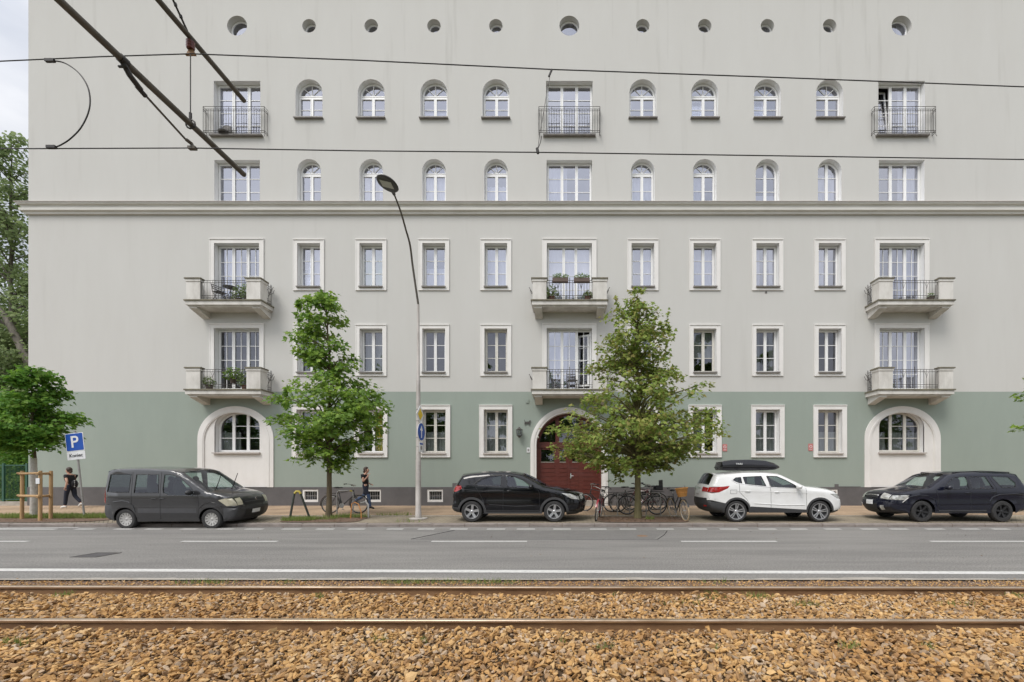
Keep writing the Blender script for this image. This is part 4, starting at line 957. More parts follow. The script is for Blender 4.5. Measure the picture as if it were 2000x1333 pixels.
xo = dict(cat='car', W=1.77, wb=2.61, r=.335, rr=.225, ra=.385, archw=.075, belt=1.10, tum=.30, sill=.27, fil=.13, paint='paint_black', lowmat='clad', rim='five', rimmat='rimsilver',
  chain=[(.40,.24,'lower'),(.70,.28,'lower'),(.84,.42,'body'),(.87,.66,'body'),(.80,.83,'body'),(.55,.95,'body'),(.10,1.05,'body'),(-.28,1.12,'glass'),(-1.02,1.50,'body'),(-1.45,1.585,'body'),(-2.1,1.59,'body'),(-2.75,1.53,'body'),(-2.95,1.47,'rearglass'),(-3.16,1.12,'body'),(-3.25,.98,'body'),(-3.24,.62,'lower'),(-3.32,.52,'lower'),(-3.25,.34,'lower'),(-2.98,.29,'lower')],
  windows=[([(-2.46,1.20),(-2.44,1.26),(-2.27,1.37),(-1.99,1.455),(-1.68,1.475),(-1.69,1.13),(-2.42,1.16)],'carglassdark'),([(-1.54,1.465),(-1.28,1.44),(-.98,1.32),(-.72,1.14),(-.72,1.06),(-1.48,1.12)],'carglass')],
  regions=[('cladding',[(-2.3,.1),(-2.3,.335),(-.35,.335),(-.35,.1)],'clad'),('cladding',[(-3.6,.1),(-3.6,.56),(-3.0,.45),(-2.9,.1)],'clad'),('cladding',[(.38,.1),(.38,.34),(1,.34),(1,.1)],'clad'),('headlight',[(.22,.92),(.50,.90),(.78,.80),(.80,.70),(.55,.74)],'headlamp'),('tail_light',[(-3.5,1.16),(-3.5,.94),(-3.12,.96),(-2.92,1.06),(-2.95,1.16)],'tail')],
  patches=[('headlight',True,.71,.82,.66,1.0,'headlamp',.012,-.05),('grille',True,.62,.78,-.55,.55,'black',.012,0),('chrome_bar',True,.78,.81,-.62,.62,'chrome',.016,0),('lower_grille',True,.36,.52,-.6,.6,'clad',.010,0),('number_plate',True,.50,.60,-.26,.26,'signwhite',.020,0),('tail_light',False,.97,1.12,.60,1.0,'tail',.012,0)],
  seams=[[(-1.60,1.50),(-1.62,.36)],[(-.52,1.05),(-.46,.9),(-.46,.38)],[(-2.50,1.14),(-2.30,.8),(-2.22,.62)],[(-2.2,.37),(-.46,.37)],[(-2.52,1.27),(-2.70,1.28),(-2.52,1.17)]],
  trims=[([(-2.95,1.05),(-2.3,.98),(-1.6,1.0)],.008,'paint_black','crease'),([(-.5,.84),(-1.4,.93),(-2.2,.92)],.008,'paint_black','crease'),([(-2.05,.56),(-1.2,.50),(-.6,.53)],.010,'paint_black','crease'),([(-2.55,1.20),(-2.3,1.40),(-1.98,1.49),(-1.5,1.50),(-1.2,1.46),(-.9,1.33),(-.6,1.13)],.009,'black','window_trim')],
  handles=[(-1.42,.99)], handlemat='paint_black', mirror=(-.74,1.10), mirrormat='paint_black', seats=[-1.35,-2.15], dash=-.5)
suv = dict(cat='car', W=1.80, wb=2.635, r=.338, rr=.255, ra=.385, archw=.065, belt=1.13, tum=.30, sill=.30, fil=.13, paint='paint_white', lowmat='clad', rim='double', rimmat='rimsilver',
  chain=[(.40,.27,'lower'),(.66,.30,'lower'),(.78,.40,'body'),(.80,.62,'body'),(.74,.84,'body'),(.50,.98,'body'),(.10,1.06,'body'),(-.40,1.12,'glass'),(-1.15,1.50,'body'),(-1.6,1.575,'body'),(-2.2,1.58,'body'),(-2.95,1.53,'body'),(-3.25,1.49,'rearglass'),(-3.42,1.16,'body'),(-3.50,1.08,'body'),(-3.52,.76,'lower'),(-3.55,.60,'lower'),(-3.45,.38,'lower'),(-3.10,.30,'lower')],
  windows=[([(-2.74,1.33),(-2.64,1.405),(-2.48,1.42),(-2.46,1.23),(-2.60,1.26)],'carglassdark'),([(-2.41,1.425),(-1.83,1.455),(-1.71,1.145),(-2.36,1.215)],'carglassdark'),([(-1.66,1.455),(-1.33,1.45),(-1.08,1.335),(-.81,1.18),(-.70,1.09),(-1.56,1.125)],'carglass')],
  regions=[('cladding',[(-2.35,.1),(-2.2,.50),(-.45,.40),(-.35,.1)],'clad'),('cladding',[(-3.8,.1),(-3.8,.74),(-3.0,.60),(-2.9,.1)],'clad'),('cladding',[(.38,.1),(.38,.36),(1,.38),(1,.1)],'clad'),('headlight',[(.30,.90),(.52,.90),(.76,.80),(.80,.72),(.55,.76)],'headlamp'),('tail_light',[(-3.7,1.09),(-3.15,1.12),(-2.86,1.15),(-2.92,1.07),(-3.2,.94),(-3.7,.94)],'tail')],
  patches=[('headlight',True,.74,.85,.66,1.0,'headlamp',.012,-.05),('grille',True,.62,.80,-.5,.5,'black',.012,0),('tail_light',False,.95,1.08,.56,1.0,'tail',.012,0),('number_plate',False,.88,.98,-.26,.26,'signwhite',.014,0),('reflector',False,.50,.54,.70,.95,'tail',.014,0),('plate_handle',False,1.02,1.05,-.40,.40,'chrome',.014,0)],
  seams=[[(-1.63,1.48),(-1.56,.9),(-1.56,.42)],[(-.45,1.08),(-.43,.42)],[(-2.56,1.40),(-2.55,.95),(-2.32,.72),(-2.22,.54)],[(-2.84,1.02),(-2.64,1.02),(-2.64,.9),(-2.84,.9),(-2.84,1.02)]],
  trims=[([(-2.7,.98),(-1.6,.965),(-.4,.93)],.006,'paint_white','crease'),([(-2.1,.60),(-1.2,.55),(-.5,.55)],.012,'paint_white','crease'),([(-2.78,1.32),(-2.62,1.22),(-2.36,1.19),(-1.6,1.10),(-.68,1.07)],.006,'chrome','window_trim')],
  handles=[(-2.30,.98),(-1.38,.955)], handlemat='paint_white', mirror=(-.76,1.10), mirrormat='paint_white', seats=[-1.35,-2.2], dash=-.5, rails=(-2.9,-1.5), rails_m='g')
wag = dict(cat='car', W=1.74, wb=2.545, r=.338, rr=.215, ra=.395, archw=0, belt=1.05, tum=.26, sill=.28, fil=.10, paint='paint_navy', lowmat='paint_navy', rim='six', rimmat='rimdark',
  chain=[(.50,.27,'lower'),(.82,.32,'lower'),(.92,.48,'body'),(.93,.64,'body'),(.84,.86,'body'),(.60,.94,'body'),(.10,1.03,'body'),(-.28,1.09,'glass'),(-.90,1.50,'body'),(-1.25,1.575,'body'),(-1.9,1.60,'body'),(-2.75,1.58,'body'),(-3.12,1.53,'rearglass'),(-3.38,1.10,'body'),(-3.50,1.00,'body'),(-3.52,.66,'lower'),(-3.52,.40,'lower'),(-3.15,.32,'lower')],
  windows=[([(-.72,1.09),(-.80,1.20),(-1.04,1.42),(-1.45,1.44),(-1.475,1.045),(-.74,1.045)],'carglass'),([(-1.54,1.44),(-2.06,1.45),(-2.24,1.06),(-1.55,1.05)],'carglass'),([(-2.26,1.45),(-2.79,1.43),(-2.97,1.24),(-2.95,1.12),(-2.84,1.09),(-2.50,1.09)],'carglass')],
  regions=[('headlight',[(.42,.86),(.86,.84),(1.0,.72),(.80,.70),(.52,.70)],'headlamp'),('tail_light',[(-3.7,.70),(-3.7,1.08),(-3.28,1.08),(-3.36,.70)],'tail')],
  patches=[('headlight',True,.70,.84,.62,1.0,'headlamp',.012,-.03),('grille',True,.70,.82,-.50,.50,'black',.012,0),('grille_bar',True,.755,.77,-.50,.50,'chrome',.018,0),('lower_grille',True,.38,.56,-.5,.5,'black',.012,0),('fog_light',True,.42,.52,.66,.84,'headlamp',.016,0),('number_plate',True,.54,.64,-.26,.26,'signwhite',.022,0)],
  seams=[[(-1.50,1.48),(-1.52,.42)],[(-.42,1.03),(-.48,.8),(-.48,.42)],[(-2.16,1.46),(-2.34,1.05),(-2.2,.74),(-2.1,.5)],[(-2.1,.40),(-.48,.40)]],
  trims=[([(-2.14,.60),(-.50,.56)],.014,'paint_navy','side_strip'),([(-2.10,.66),(-2.2,.80),(-2.42,.88),(-2.9,.90),(-3.3,.86)],.014,'paint_navy','wing_flare'),([(.62,.62),(.42,.80),(.15,.86),(-.15,.84),(-.40,.70),(-.45,.5)],.014,'paint_navy','wing_flare'),([(-2.0,.36),(-.5,.36)],.02,'clad','sill_trim')],
  handles=[(-1.40,.93),(-2.22,.96)], handlemat='paint_navy', mirror=(-.72,1.08), mirrormat='paint_navy', seats=[-1.15,-2.0], dash=-.4, rails=(-2.9,-1.2), rails_m='b')
def place(spec, pxfront, Ynear, z, rz, name, label, roll=0):
    W = spec['W']/2; Yc = Ynear+W-.02 if True else 0
    Xf = (pxfront-VX)/F*Ynear
    return car(name, spec, (Xf, Yc, z), rz, label, roll)
vr,vs_,vb_,vz_ = place(van, 412.5, 13.22, .0, 0, 'parked_van', 'dark grey compact van with raised windscreen wipers, parked half on the kerb', roll=R(2.6))
cr_,_,_,_ = place(xo, 1082.5, 13.93, gz(13.95), 0, 'parked_car', 'glossy black compact crossover with silver five-spoke wheels parked before the arched red door')
sr,ss_,sb_,sz_ = place(suv, 1602, 13.93, gz(13.95), 0, 'parked_car', 'white crossover with black roof box parked right of the basket bicycle')
wr,_,_,_ = place(wag, 1802, 13.93, gz(13.95), math.pi, 'parked_car', 'dark navy estate car with black wheels facing left at the right edge')
# raised wipers on the van
for yy in (.05,-.62):
    b = MB(); b.tube([(-.02,yy,1.15),(.10,yy-.02,1.38),(.20,yy-.05,1.58)],.008,5); b.tube([(.03,yy,1.22),(.23,yy-.05,1.66)],.010,5); b.build('wiper','black',vr,smooth=60)
b = MB(); b.lathe([(.001,.004),(.045,.004),(.05,0)],20,axis='X'); em = b.build('badge','chrome',vr); em.location = (.79,0,.87)
# roof box on the white car: rests on it, a thing of its own
rb = empty('roof_box', (sr.location.x-1.95, sr.location.y, sr.location.z+1.635), 'long black roof box strapped on top of the white car', 'roof box')
b = MB(); prof = []
L_ = 1.0
st = [(-.98,.10,.13,.34),(-.94,.02,.30,.37),(-.6,.0,.355,.39),(0,.0,.365,.40),(.5,.01,.33,.39),(.8,.035,.25,.34),(.96,.08,.17,.26),(1.0,.12,.13,.18)]
rings = []
for (x,zb_,zt_,hw) in st:
    rings.append([(x,-hw*.85,zb_),(x,-hw,(zb_*.6+zt_*.4)),(x,-hw*.96,zb_*.35+zt_*.65),(x,-hw*.7,zt_),(x,hw*.7,zt_),(x,hw*.96,zb_*.35+zt_*.65),(x,hw,(zb_*.6+zt_*.4)),(x,hw*.85,zb_)])
vs=[v for r_ in rings for v in r_]; n=8; fs=[(i*n+j,i*n+(j+1)%n,(i+1)*n+(j+1)%n,(i+1)*n+j) for i in range(len(rings)-1) for j in range(n)]+[tuple(range(n)),tuple((len(rings)-1)*n+j for j in range(n))[::-1]]
b.add(vs,fs); b.build('shell','box',rb,smooth=40)
b = MB(); b.tube([(x,-hw-.004,zb_*.6+zt_*.4) for (x,zb_,zt_,hw) in st],.012,5); b.tube([(x,hw+.004,zb_*.6+zt_*.4) for (x,zb_,zt_,hw) in st],.012,5); b.build('rim_seam','black',rb)
for xx in (-.42,.35):
    b = MB(); b.tube([(xx,-.56,-.035),(xx,.56,-.035)],.016,6)
    for s in (-1,1): b.box(xx-.04,xx+.04,s*.56-.03,s*.56+.03,-.09,-.02); 
    b.build('crossbar','galv',rb)
text_obj('lettering','THULE',.075,'signwhite',rb,(-.42,-.402,.22),extr=.006)
# ------------------------------------------------------------ catenary
ms = empty('catenary_mast', (-5,-.6,-.1), 'tram line support tubes reaching in from the upper left corner over the track', 'mast')
b = MB(); b.tube([(-5,-.6,-.1),(-5,-.6,8.6)],[.14,.10],14); b.build('post','tube',ms,world=True,smooth=60)
x2 = -5.0
b = MB(); b.tube([(x2,-.6,6.32),(x2,6.93,6.32)],.038,14); b.build('lower_tube','tube',ms,world=True,smooth=60)
b = MB(); b.tube([(x2,-.6,7.48),(x2,6.93,7.48)],.035,14); b.build('upper_tube','tube',ms,world=True,smooth=60)
b = MB(); b.tube([(x2,5.02,6.29),(x2+.02,5.08,6.20),(x2+.01,5.22,6.16)],.03,8); b.tube([(x2,4.98,6.32),(x2,5.06,6.32)],.048,12); b.tube([(x2,5.18,6.17),(x2,5.29,6.145)],.026,8); b.tube([(x2-.05,5.02,6.25),(x2+.05,5.02,6.25)],.014,6)
b.build('clamp','wire',ms,world=True)
b = MB(); b.tube([(x2+.01,5.25,6.15),(x2,5.88,6.05)],.013,8); b.tube([(x2,5.86,6.06),(x2+.02,5.92,6.05),(x2+.04,5.93,6.0)],.022,6); b.box(x2-.02,x2+.08,5.90,5.95,5.975,6.01); b.build('registration_arm','tube',ms,world=True)
b = MB(); b.tube([(x2-.01,5.28,8.05),(x2,5.88,7.52)],.014,6)
for k in range(7): t=k/7; b.ell((x2,5.3+.56*t,8.03-.49*t),(.022,.022,.03),6,4)
b.build('stay_cable','wire',ms,world=True)
b = MB(); b.tube([(x2,5.93,7.50),(x2,5.93,7.40)],.03,8); b.build('hanger','wire',ms,world=True)
b = MB(); 
for k in range(3): b.lathe([(.02,7.43-k*.035),(.052,7.425-k*.035),(.045,7.40-k*.035),(.02,7.398-k*.035)],12,(x2,5.93,0))
b.build('insulator','insul',ms,world=True,smooth=40)
b = MB(); b.tube([(x2,5.93,7.25),(x2,5.93,6.40)],.007,6); b.tube([(x2,5.93,6.47),(x2,5.93,6.36)],.018,8); b.tube([(x2+.06*math.cos(a),5.93,6.32+.06*math.sin(a)) for a in np.linspace(0,6.28,12)[:-1]],.012,5,closed=True); b.build('support_rod','wire',ms,world=True)
b = MB(); b.add([(x2-.07,5.93,7.25),(x2+.07,5.93,7.25),(x2+.02,5.93,7.34),(x2-.02,5.93,7.34),(x2-.07,5.95,7.25),(x2+.07,5.95,7.25),(x2+.02,5.95,7.34),(x2-.02,5.95,7.34)],[(0,1,2,3),(7,6,5,4),(0,4,5,1),(1,5,6,2),(2,6,7,3),(3,7,4,0)]); b.build('saddle','railsteel',ms,world=True)
def wire(name, pts, label, r=.0072):
    b = MB(); b.tube(pts, r, 6); o = b.build(name,'wire'); setp(o,label,'wire','wires of the tram line'); return o
Wm = lambda px,py,Y: P(px,py,Y)
mw = [P(-900,165,5.7), P(0,120,5.86), P(200,111,5.9), P(372,105.5,5.93), P(700,118,5.96), P(1075,133+3,6.02), P(1500,151,6.1), P(2000,170,6.18), P(3000,207,6.3)]
wire('messenger_wire', mw, 'upper of the two long dark overhead wires crossing the facade')
cw = [P(-900,297,5.7), P(0,291,5.86), P(372,289.5,5.93), P(700,295,5.96), P(1050,298,6.02), P(1500,304.5,6.1), P(2000,312,6.18), P(3000,325,6.3)]
wire('contact_wire', cw, 'lower of the two long dark overhead wires, passing above the street lamp')
a0,a1 = P(97,119,5.88),P(103,289,5.88)
pts = [P(px,py,5.88) for px,py in ((100,119),(125,123),(152,141),(170,167),(176,195),(172,222),(158,250),(138,271),(118,284),(103,289))]
b = MB(); b.tube(spline(pts,5),.0085,6); b.build('c',"wire"); lo = bpy.data.objects['c']; lo.name = 'jumper_cable'; setp(lo,'curved jumper cable looping between the two overhead wires at upper left','cable')
for (px,py) in ((98,119),(101,288)): MB().box(*(lambda p:(p.x-.06,p.x+.06,p.y-.02,p.y+.015,p.z-.018,p.z+.018))(P(px,py,5.88))).build('clamp','wire',lo)
dp = MB(); q = [P(1075,143,6.02),P(1073,155,6.02),P(1069,175,6.02),P(1060,230,6.02),P(1054,262,6.02),P(1050,295,6.02)]; dp.tube(q,.004,5)
dp.tube([P(1078,136,6.02),P(1072,150,6.02)],.014,6); dp.tube([P(1058,266,6.02),P(1055,280,6.02),P(1050,293,6.02)],.006,5); dp.tube([P(1049,290,6.02),P(1051,300,6.02)],.02,6)
o = dp.build('dropper','wire'); setp(o,'thin slanting dropper linking both wires before the middle top balcony','cable')
# ------------------------------------------------------------ street lamp with signs
lp = G(817,1014); lx_,ly_ = lp.x,lp.y
la = empty('street_lamp', lp, 'tall pale street lamp with curved arm and oval head', 'street lamp')
b = MB(); pz_ = [(0,.10),(.25,.10),(.27,.092),(1.9,.086),(1.95,.092),(2.0,.078),(4.6,.066),(4.65,.07),(4.7,.052),(7.2,.036)]
b.tube([(lx_,ly_,lp.z+z) for z,_ in pz_],[r for _,r in pz_],16); b.lathe([(.30,0),(.30,.03),(.13,.05)],20,(lx_,ly_,lp.z)); 
for k in range(7): b.lathe([(.088,1.0+k*.13),(.094,1.02+k*.13),(.088,1.05+k*.13)],14,(lx_,ly_,lp.z))
b.build('pole','polewhite',la,world=True,smooth=60)
arm = [(lx_,ly_,lp.z+7.2), P(806,520,14.55), P(801,480,14.3), P(793,450,13.95), P(783,415,13.5), P(770,380,12.95)]
arm = spline(arm,5); b = MB(); b.tube(arm,[.036-.012*i/(len(arm)-1) for i in range(len(arm))],10); b.build('arm','tube',la,world=True,smooth=60)
hc = P(757,359,12.45); d = (P(770,380,12.95)-hc).normalized(); a1_ = hc-d*.48
tilt = Matrix.Rotation(math.atan2(-(d.z),d.y)*-1,4,'X')
hd = MB(); hd.lathe([(.001,.10),(.14,.09),(.24,.05),(.285,0),(.27,-.03),(.25,-.035)],30,(0,0,0)); mt = Matrix.Translation(hc) @ Matrix.Rotation(R(-6),4,'X') @ Matrix.Rotation(R(15),4,"Y") @ Matrix.Diagonal((1.08,1.12,1,1))
hd.v = [tuple(mt@Vector(v)) for v in hd.v]; 
b2 = MB(); b2.lathe([(.25,-.035),(.10,-.04),(.001,-.04)],30); hd.add([mt@Vector(v) for v in b2.v], b2.f); hdo = hd.build('lamp_head','lamphead',la,world=True,smooth=50)
b = MB(); b.box(-.155,.155,-.13,.09,-.052,-.041,mt); b.build('lamp_glass','lens',hdo)
b = MB(); b.tube([arm[-1], arm[-1]+(hc-arm[-1])*.55],.045,10); b.build('spigot','lamphead',la,world=True)
def sign_frame(loc, rz): return Matrix.Translation(loc) @ Matrix.Rotation(rz,4,'Z')
SR = R(85)  # signs turned towards oncoming traffic
def sgn(name,label,loc,fn):
    root = empty(name, loc, label, 'sign'); root.rotation_euler = (0,0,SR); fn(root); return root
px0 = lx_+.11
def priority(r):
    MB().prism([(-.30,0),(0,-.30),(.30,0),(0,.30)],0,.012).build('plate','signwhite',r)
    MB().prism([(-.20,0),(0,-.20),(.20,0),(0,.20)],-.004,-.001).build('yellow_diamond','signyellow',r)
def arrow(r):
    MB().lathe([(.001,.0),(.30,.0),(.30,.012),(.001,.012)],36,axis='Y').build('plate','signwhite',r)
    MB().lathe([(.001,-.003),(.285,-.003),(.285,-.001)],36,axis='Y').build('blue_disc','blue',r)
    MB().prism([(-.035,-.20),(.035,-.20),(.035,.04),(.11,.04),(0,.21),(-.11,.04),(-.035,.04)],-.008,-.004).build('arrow','signwhite',r)
def small(r):
    MB().prism([(-.17,-.17),(.17,-.17),(.17,.17),(-.17,.17)],0,.01).build('plate','signwhite',r)
    b = MB(); b.box(-.13,.13,-.004,-.001,.07,.12); b.build('stripe','blue',r)
    b = MB(); b.box(-.06,.06,-.004,-.001,-.1,.02); b.build('symbol','galv',r)
d_ = ly_-.12
sgn('traffic_sign','yellow diamond priority sign on the lamp post, seen nearly edge-on',(P(821,810,d_).x,d_,P(821,810,d_).z),priority)
sgn('traffic_sign','round blue sign with white up arrow on the lamp post',(P(823,844,d_).x,d_,P(823,844,d_).z),arrow)
sgn('traffic_sign','small white plate under the blue arrow sign on the lamp post',(P(823,873,d_).x,d_,P(823,873,d_).z),small)
b = MB()
for py in (800,822,855,872): q = P(817,py,ly_); b.lathe([(.083,q.z-.012),(.088,q.z),(.083,q.z+.012)],12,(lx_,ly_,0)); 
b.build('sign_bracket','galv',la,world=True)
# ------------------------------------------------------------ parking sign
bp_ = G(165,1012); tp = P(146.5,845,bp_.y); 
ps = empty('parking_sign', bp_, 'leaning pole with blue P parking sign and white plate reading Koniec', 'sign')
an = math.atan2(tp.x-bp_.x, tp.z-bp_.z); ps.rotation_euler = (0, an, R(0))
b = MB(); b.tube([(0,0,-.02),(0,0,3.0)],.03,10); b.build('pole','galv',ps,smooth=60)
def rr(x0,x1,z0,z1,r=.03):
    o=[]
    for cx,cz,a in ((x1-r,z1-r,0),(x0+r,z1-r,90),(x0+r,z0+r,180),(x1-r,z0+r,270)):
        for k in range(5): t=R(a+k*22.5); o.append((cx+r*math.cos(t),cz+r*math.sin(t)))
    return o
k0 = 2.30
MB().prism(rr(-.31,.31,k0,k0+.62),-.045,-.033).build('plate','signwhite',ps)
MB().prism(rr(-.29,.29,k0+.02,k0+.60),-.049,-.0451).build('blue_panel','blue',ps)
text_obj('letter','P',.56,'signwhite',ps,(0.0,-.052,k0+.30),extr=.002)
MB().prism(rr(-.31,.31,k0-.29,k0-.01,.02),-.045,-.033).build('lower_plate','signwhite',ps)
text_obj('lettering','Koniec',.165,'black',ps,(0,-.049,k0-.15),extr=.002)
# ------------------------------------------------------------ wall fittings
def onwall(name,label,cat,px,py,fn,y=D):
    root = empty(name,(X(px),y,Z(py)),label,cat); fn(root); return root
def lantern(r):
    b = MB(); b.box(-.02,.02,-.22,0,.18,.21); b.tube([(0,-.01,-.02),(0,-.12,.02),(0,-.2,.18)],.012,5); b.lathe([(.001,.26),(.03,.24),(.05,.20),(.145,.13),(.14,.115)],6,(0,-.2,0)); b.lathe([(.10,-.16),(.11,-.14),(.05,-.20),(.02,-.235),(.001,-.24)],6,(0,-.2,0))
    for k in range(6): a=k*math.pi/3; b.tube([(.105*math.cos(a),-.2+.105*math.sin(a),-.15),(.135*math.cos(a),-.2+.135*math.sin(a),.125)],.009,4)
    b.build('cage','iron',r); b = MB(); b.lathe([(.095,-.15),(.123,.12)],6,(0,-.2,0)); b.build('panes','glassdark',r); b = MB(); b.ell((0,-.2,0),(.035,.035,.06),10,6); b.build('bulb','lens',r)
onwall('wall_lantern','black iron wall lantern left of the arched red door','lantern',1015,846,lantern)
def cat(r):
    b = MB(); b.prism([(-.14,-.10),(-.115,-.10),(-.10,-.03),(.05,-.035),(.06,-.11),(.085,-.11),(.09,-.03),(.105,.03),(.13,.05),(.135,.08),(.12,.125),(.10,.10),(.08,.10),(.065,.125),(.055,.06),(-.08,.05),(-.125,.06),(-.145,.14),(-.16,.14),(-.145,.03)],-.05,-.035)
    b.box(-.01,.01,-.035,0,-.01,.01); b.build('silhouette','iron',r)
onwall('cat_figure','small black metal cat figure on the wall above the lantern','figure',1031,826.5,cat)
onwall('intercom','white intercom panel on the green wall beside the doorway','intercom',1032,879.5,lambda r:(MB().prism(rr(-.07,.07,-.11,.11,.01),-.03,0).build('case','signwhite',r),MB().box(-.04,.04,-.034,-.0301,-.06,.06).build('buttons','galv',r)))
onwall('junction_box','small square green box under the middle balcony','box',1030,784,lambda r:(MB().prism(rr(-.07,.07,-.09,.09,.01),-.03,0).build('case','green',r),MB().prism(rr(-.055,.055,-.075,.075,.01),-.034,-.0301).build('lid','green',r)))
onwall('wall_vent','small round vent in the wall beneath a second floor window','vent',1496,571.5,lambda r:(MB().lathe([(.001,-.02),(.05,-.02),(.055,0)],16,axis='Y').build('cap','sill',r),MB().lathe([(.001,-.024),(.03,-.024)],12,axis='Y').build('hole','black',r)))
onwall('door_bell_lamp','small round pale lamp at the left spring of the door arch','lamp',1051,855,lambda r:(MB().ell((0,-.12,0),(.05,.05,.05),12,8).build('globe','lens',r),MB().lathe([(.03,-.10),(.035,0)],10,axis='Y').build('base','galv',r)))
def redsign(r):
    MB().prism(rr(-.10,.10,-.16,.16,.015),-.02,0).build('plate','pinkred',r); b = MB(); b.tube([(.055*math.cos(a),-.024,.05*math.sin(a)+.03) for a in np.linspace(0,6.28,13)[:-1]],.009,4,closed=True); b.box(-.06,.06,-.026,-.0201,-.10,-.085); b.build('symbol','signwhite',r)
onwall('notice_plate','faded red notice plate right of the window behind the turning maple','sign',1415.5,875,redsign)
onwall('notice_plate','faded red notice plate left of the window above the white car bonnet','sign',1583,874,redsign)
b = MB(); n=24; b.add([(.10*math.cos(2*math.pi*k/n)*(1+.2*math.sin(3*k)),-.003,.11*math.sin(2*math.pi*k/n)*(1+.15*math.cos(5*k))) for k in range(n)],[tuple(range(n))])
# ------------------------------------------------------------ racks, bollards, stakes
def rack(name, px, py, lab, pts, r, m, tape=None, cat='rack', turn=0):
    g = G(px,py); root = empty(name,g,lab,cat,None,turn); b = MB(); b.tube(pts,r,8); b.build('hoop',m,root,smooth=60)
    for p in (pts[0],pts[-1]): MB().lathe([(r*2,0),(r*2,.012),(r,.02)],12,(p[0],p[1],0)).build('foot',m,root)
    if tape: b = MB(); b.tube(tape,r*1.15,8); b.build('tape','yellowtape',root,smooth=60)
    return root
rack('bent_barrier',580,1015,'dark bent hoop barrier with yellow top left of the first street tree',[(-.24,0,0),(-.12,.05,.85),(-.06,.07,.93),(.02,.08,.93),(.06,.1,.86),(.26,.3,.0)],.035,'rackdark',[(-.11,.055,.86),(-.06,.07,.93),(.02,.08,.93),(.065,.1,.85)],cat='barrier')
def hoop(w,h,r=.12,n=6):
    o=[(-w,0,0)]
    for k in range(n+1): a=math.pi-math.pi/2*k/n; o.append((-w+r+r*math.cos(a),0,h-r+r*math.sin(a)))
    for k in range(n+1): a=math.pi/2-math.pi/2*k/n; o.append((w-r+r*math.cos(a),0,h-r+r*math.sin(a)))
    return o+[(w,0,0)]
rack('bicycle_rack',674,1004,'silver hoop bicycle rack with a dark bicycle leaning on it',hoop(.30,.86),.024,'galv',hoop(.30,.86)[8:12])
rack('bent_barrier',693,1014,'low orange and dark bent hoop beside the silver bicycle rack',[(-.15,.02,0),(-.12,.03,.5),(-.02,.04,.56),(.10,.04,.5),(.2,.02,.25),(.22,0,0)],.017,'orange',cat='barrier')
rack('bent_barrier',718,1012,'short dark bent post where the walking woman passes',[(-.28,.1,.50),(-.1,.08,.55),(.0,.05,.46),(.03,0,0)],.030,'galv',cat='barrier')
rack('bicycle_rack',1218,1006,'pale hoop bicycle rack left of the second tree trunk',hoop(.26,.8),.02,'galv',turn=R(25))
rack('bicycle_rack',1276,1006,'pale hoop bicycle rack right of the second tree trunk',hoop(.26,.8),.02,'galv',turn=R(-20))
b0 = G(68,1016); ys = b0.y
tg = empty('tree_stakes', (b0.x,ys+.1,gz(ys)), 'three timber stakes with crossbars guarding the young left tree', 'tree guard')
stk = [(P(32,1015,ys).x-b0.x, .05),(P(69,1019,ys-.45).x-b0.x, -.42),(P(84,1013,ys).x-b0.x, .12)]
for (sx,sy) in stk:
    b = MB(); b.tube([(sx,sy,-.02),(sx+.01,sy,1.5),(sx+.01,sy,1.62)],[.05,.047,.042],9); b.build('stake','timber',tg,smooth=60)
for z_ in (.78,1.52):
    for i_,j_ in ((0,1),(1,2),(2,0)):
        a_=Vector((*stk[i_],z_)); c_=Vector((*stk[j_],z_+.02)); d_=(c_-a_).normalized(); a_-=d_*.08; c_+=d_*.08
        b = MB(); b.tube([a_+Vector((0,-.05,0)),c_+Vector((0,-.05,0))],.035,8); b.build('crossbar','timber',tg,smooth=60)
MB().box(stk[1][0]-.07,stk[1][0]+.05,stk[1][1]-.065,stk[1][1]-.052,1.20,1.38).build('tag','signwhite',tg)
# fence
fy = D+.1; fx1 = X(54); fe = empty('garden_fence', (fx1-4,fy,gz(D)), 'green metal garden fence left of the house corner', 'fence')
b = MB()
for px in (-320,-130,-60,2,48): b.box(X(px)-.04,X(px)+.04,fy-.04,fy+.04,gz(D),Z(905))
b.build('post','greenfence',fe,world=True)
b = MB(); b.box(X(-330),X(53),fy-.02,fy+.02,Z(910),Z(908)); b.box(X(-330),X(53),fy-.02,fy+.02,Z(977),Z(975)); b.build('rail','greenfence',fe,world=True)
b = MB(); px=-330
while px < 53: b.box(X(px)-.005,X(px)+.005,fy-.006,fy+.006,Z(977),Z(909)); px += 2.6
b.build('bars','greenfence',fe,world=True)
MB().box(X(-340),X(54)+.02,fy-.12,fy+.12,-.2,Z(980)).build('footing','kerbpale',fe,world=True)
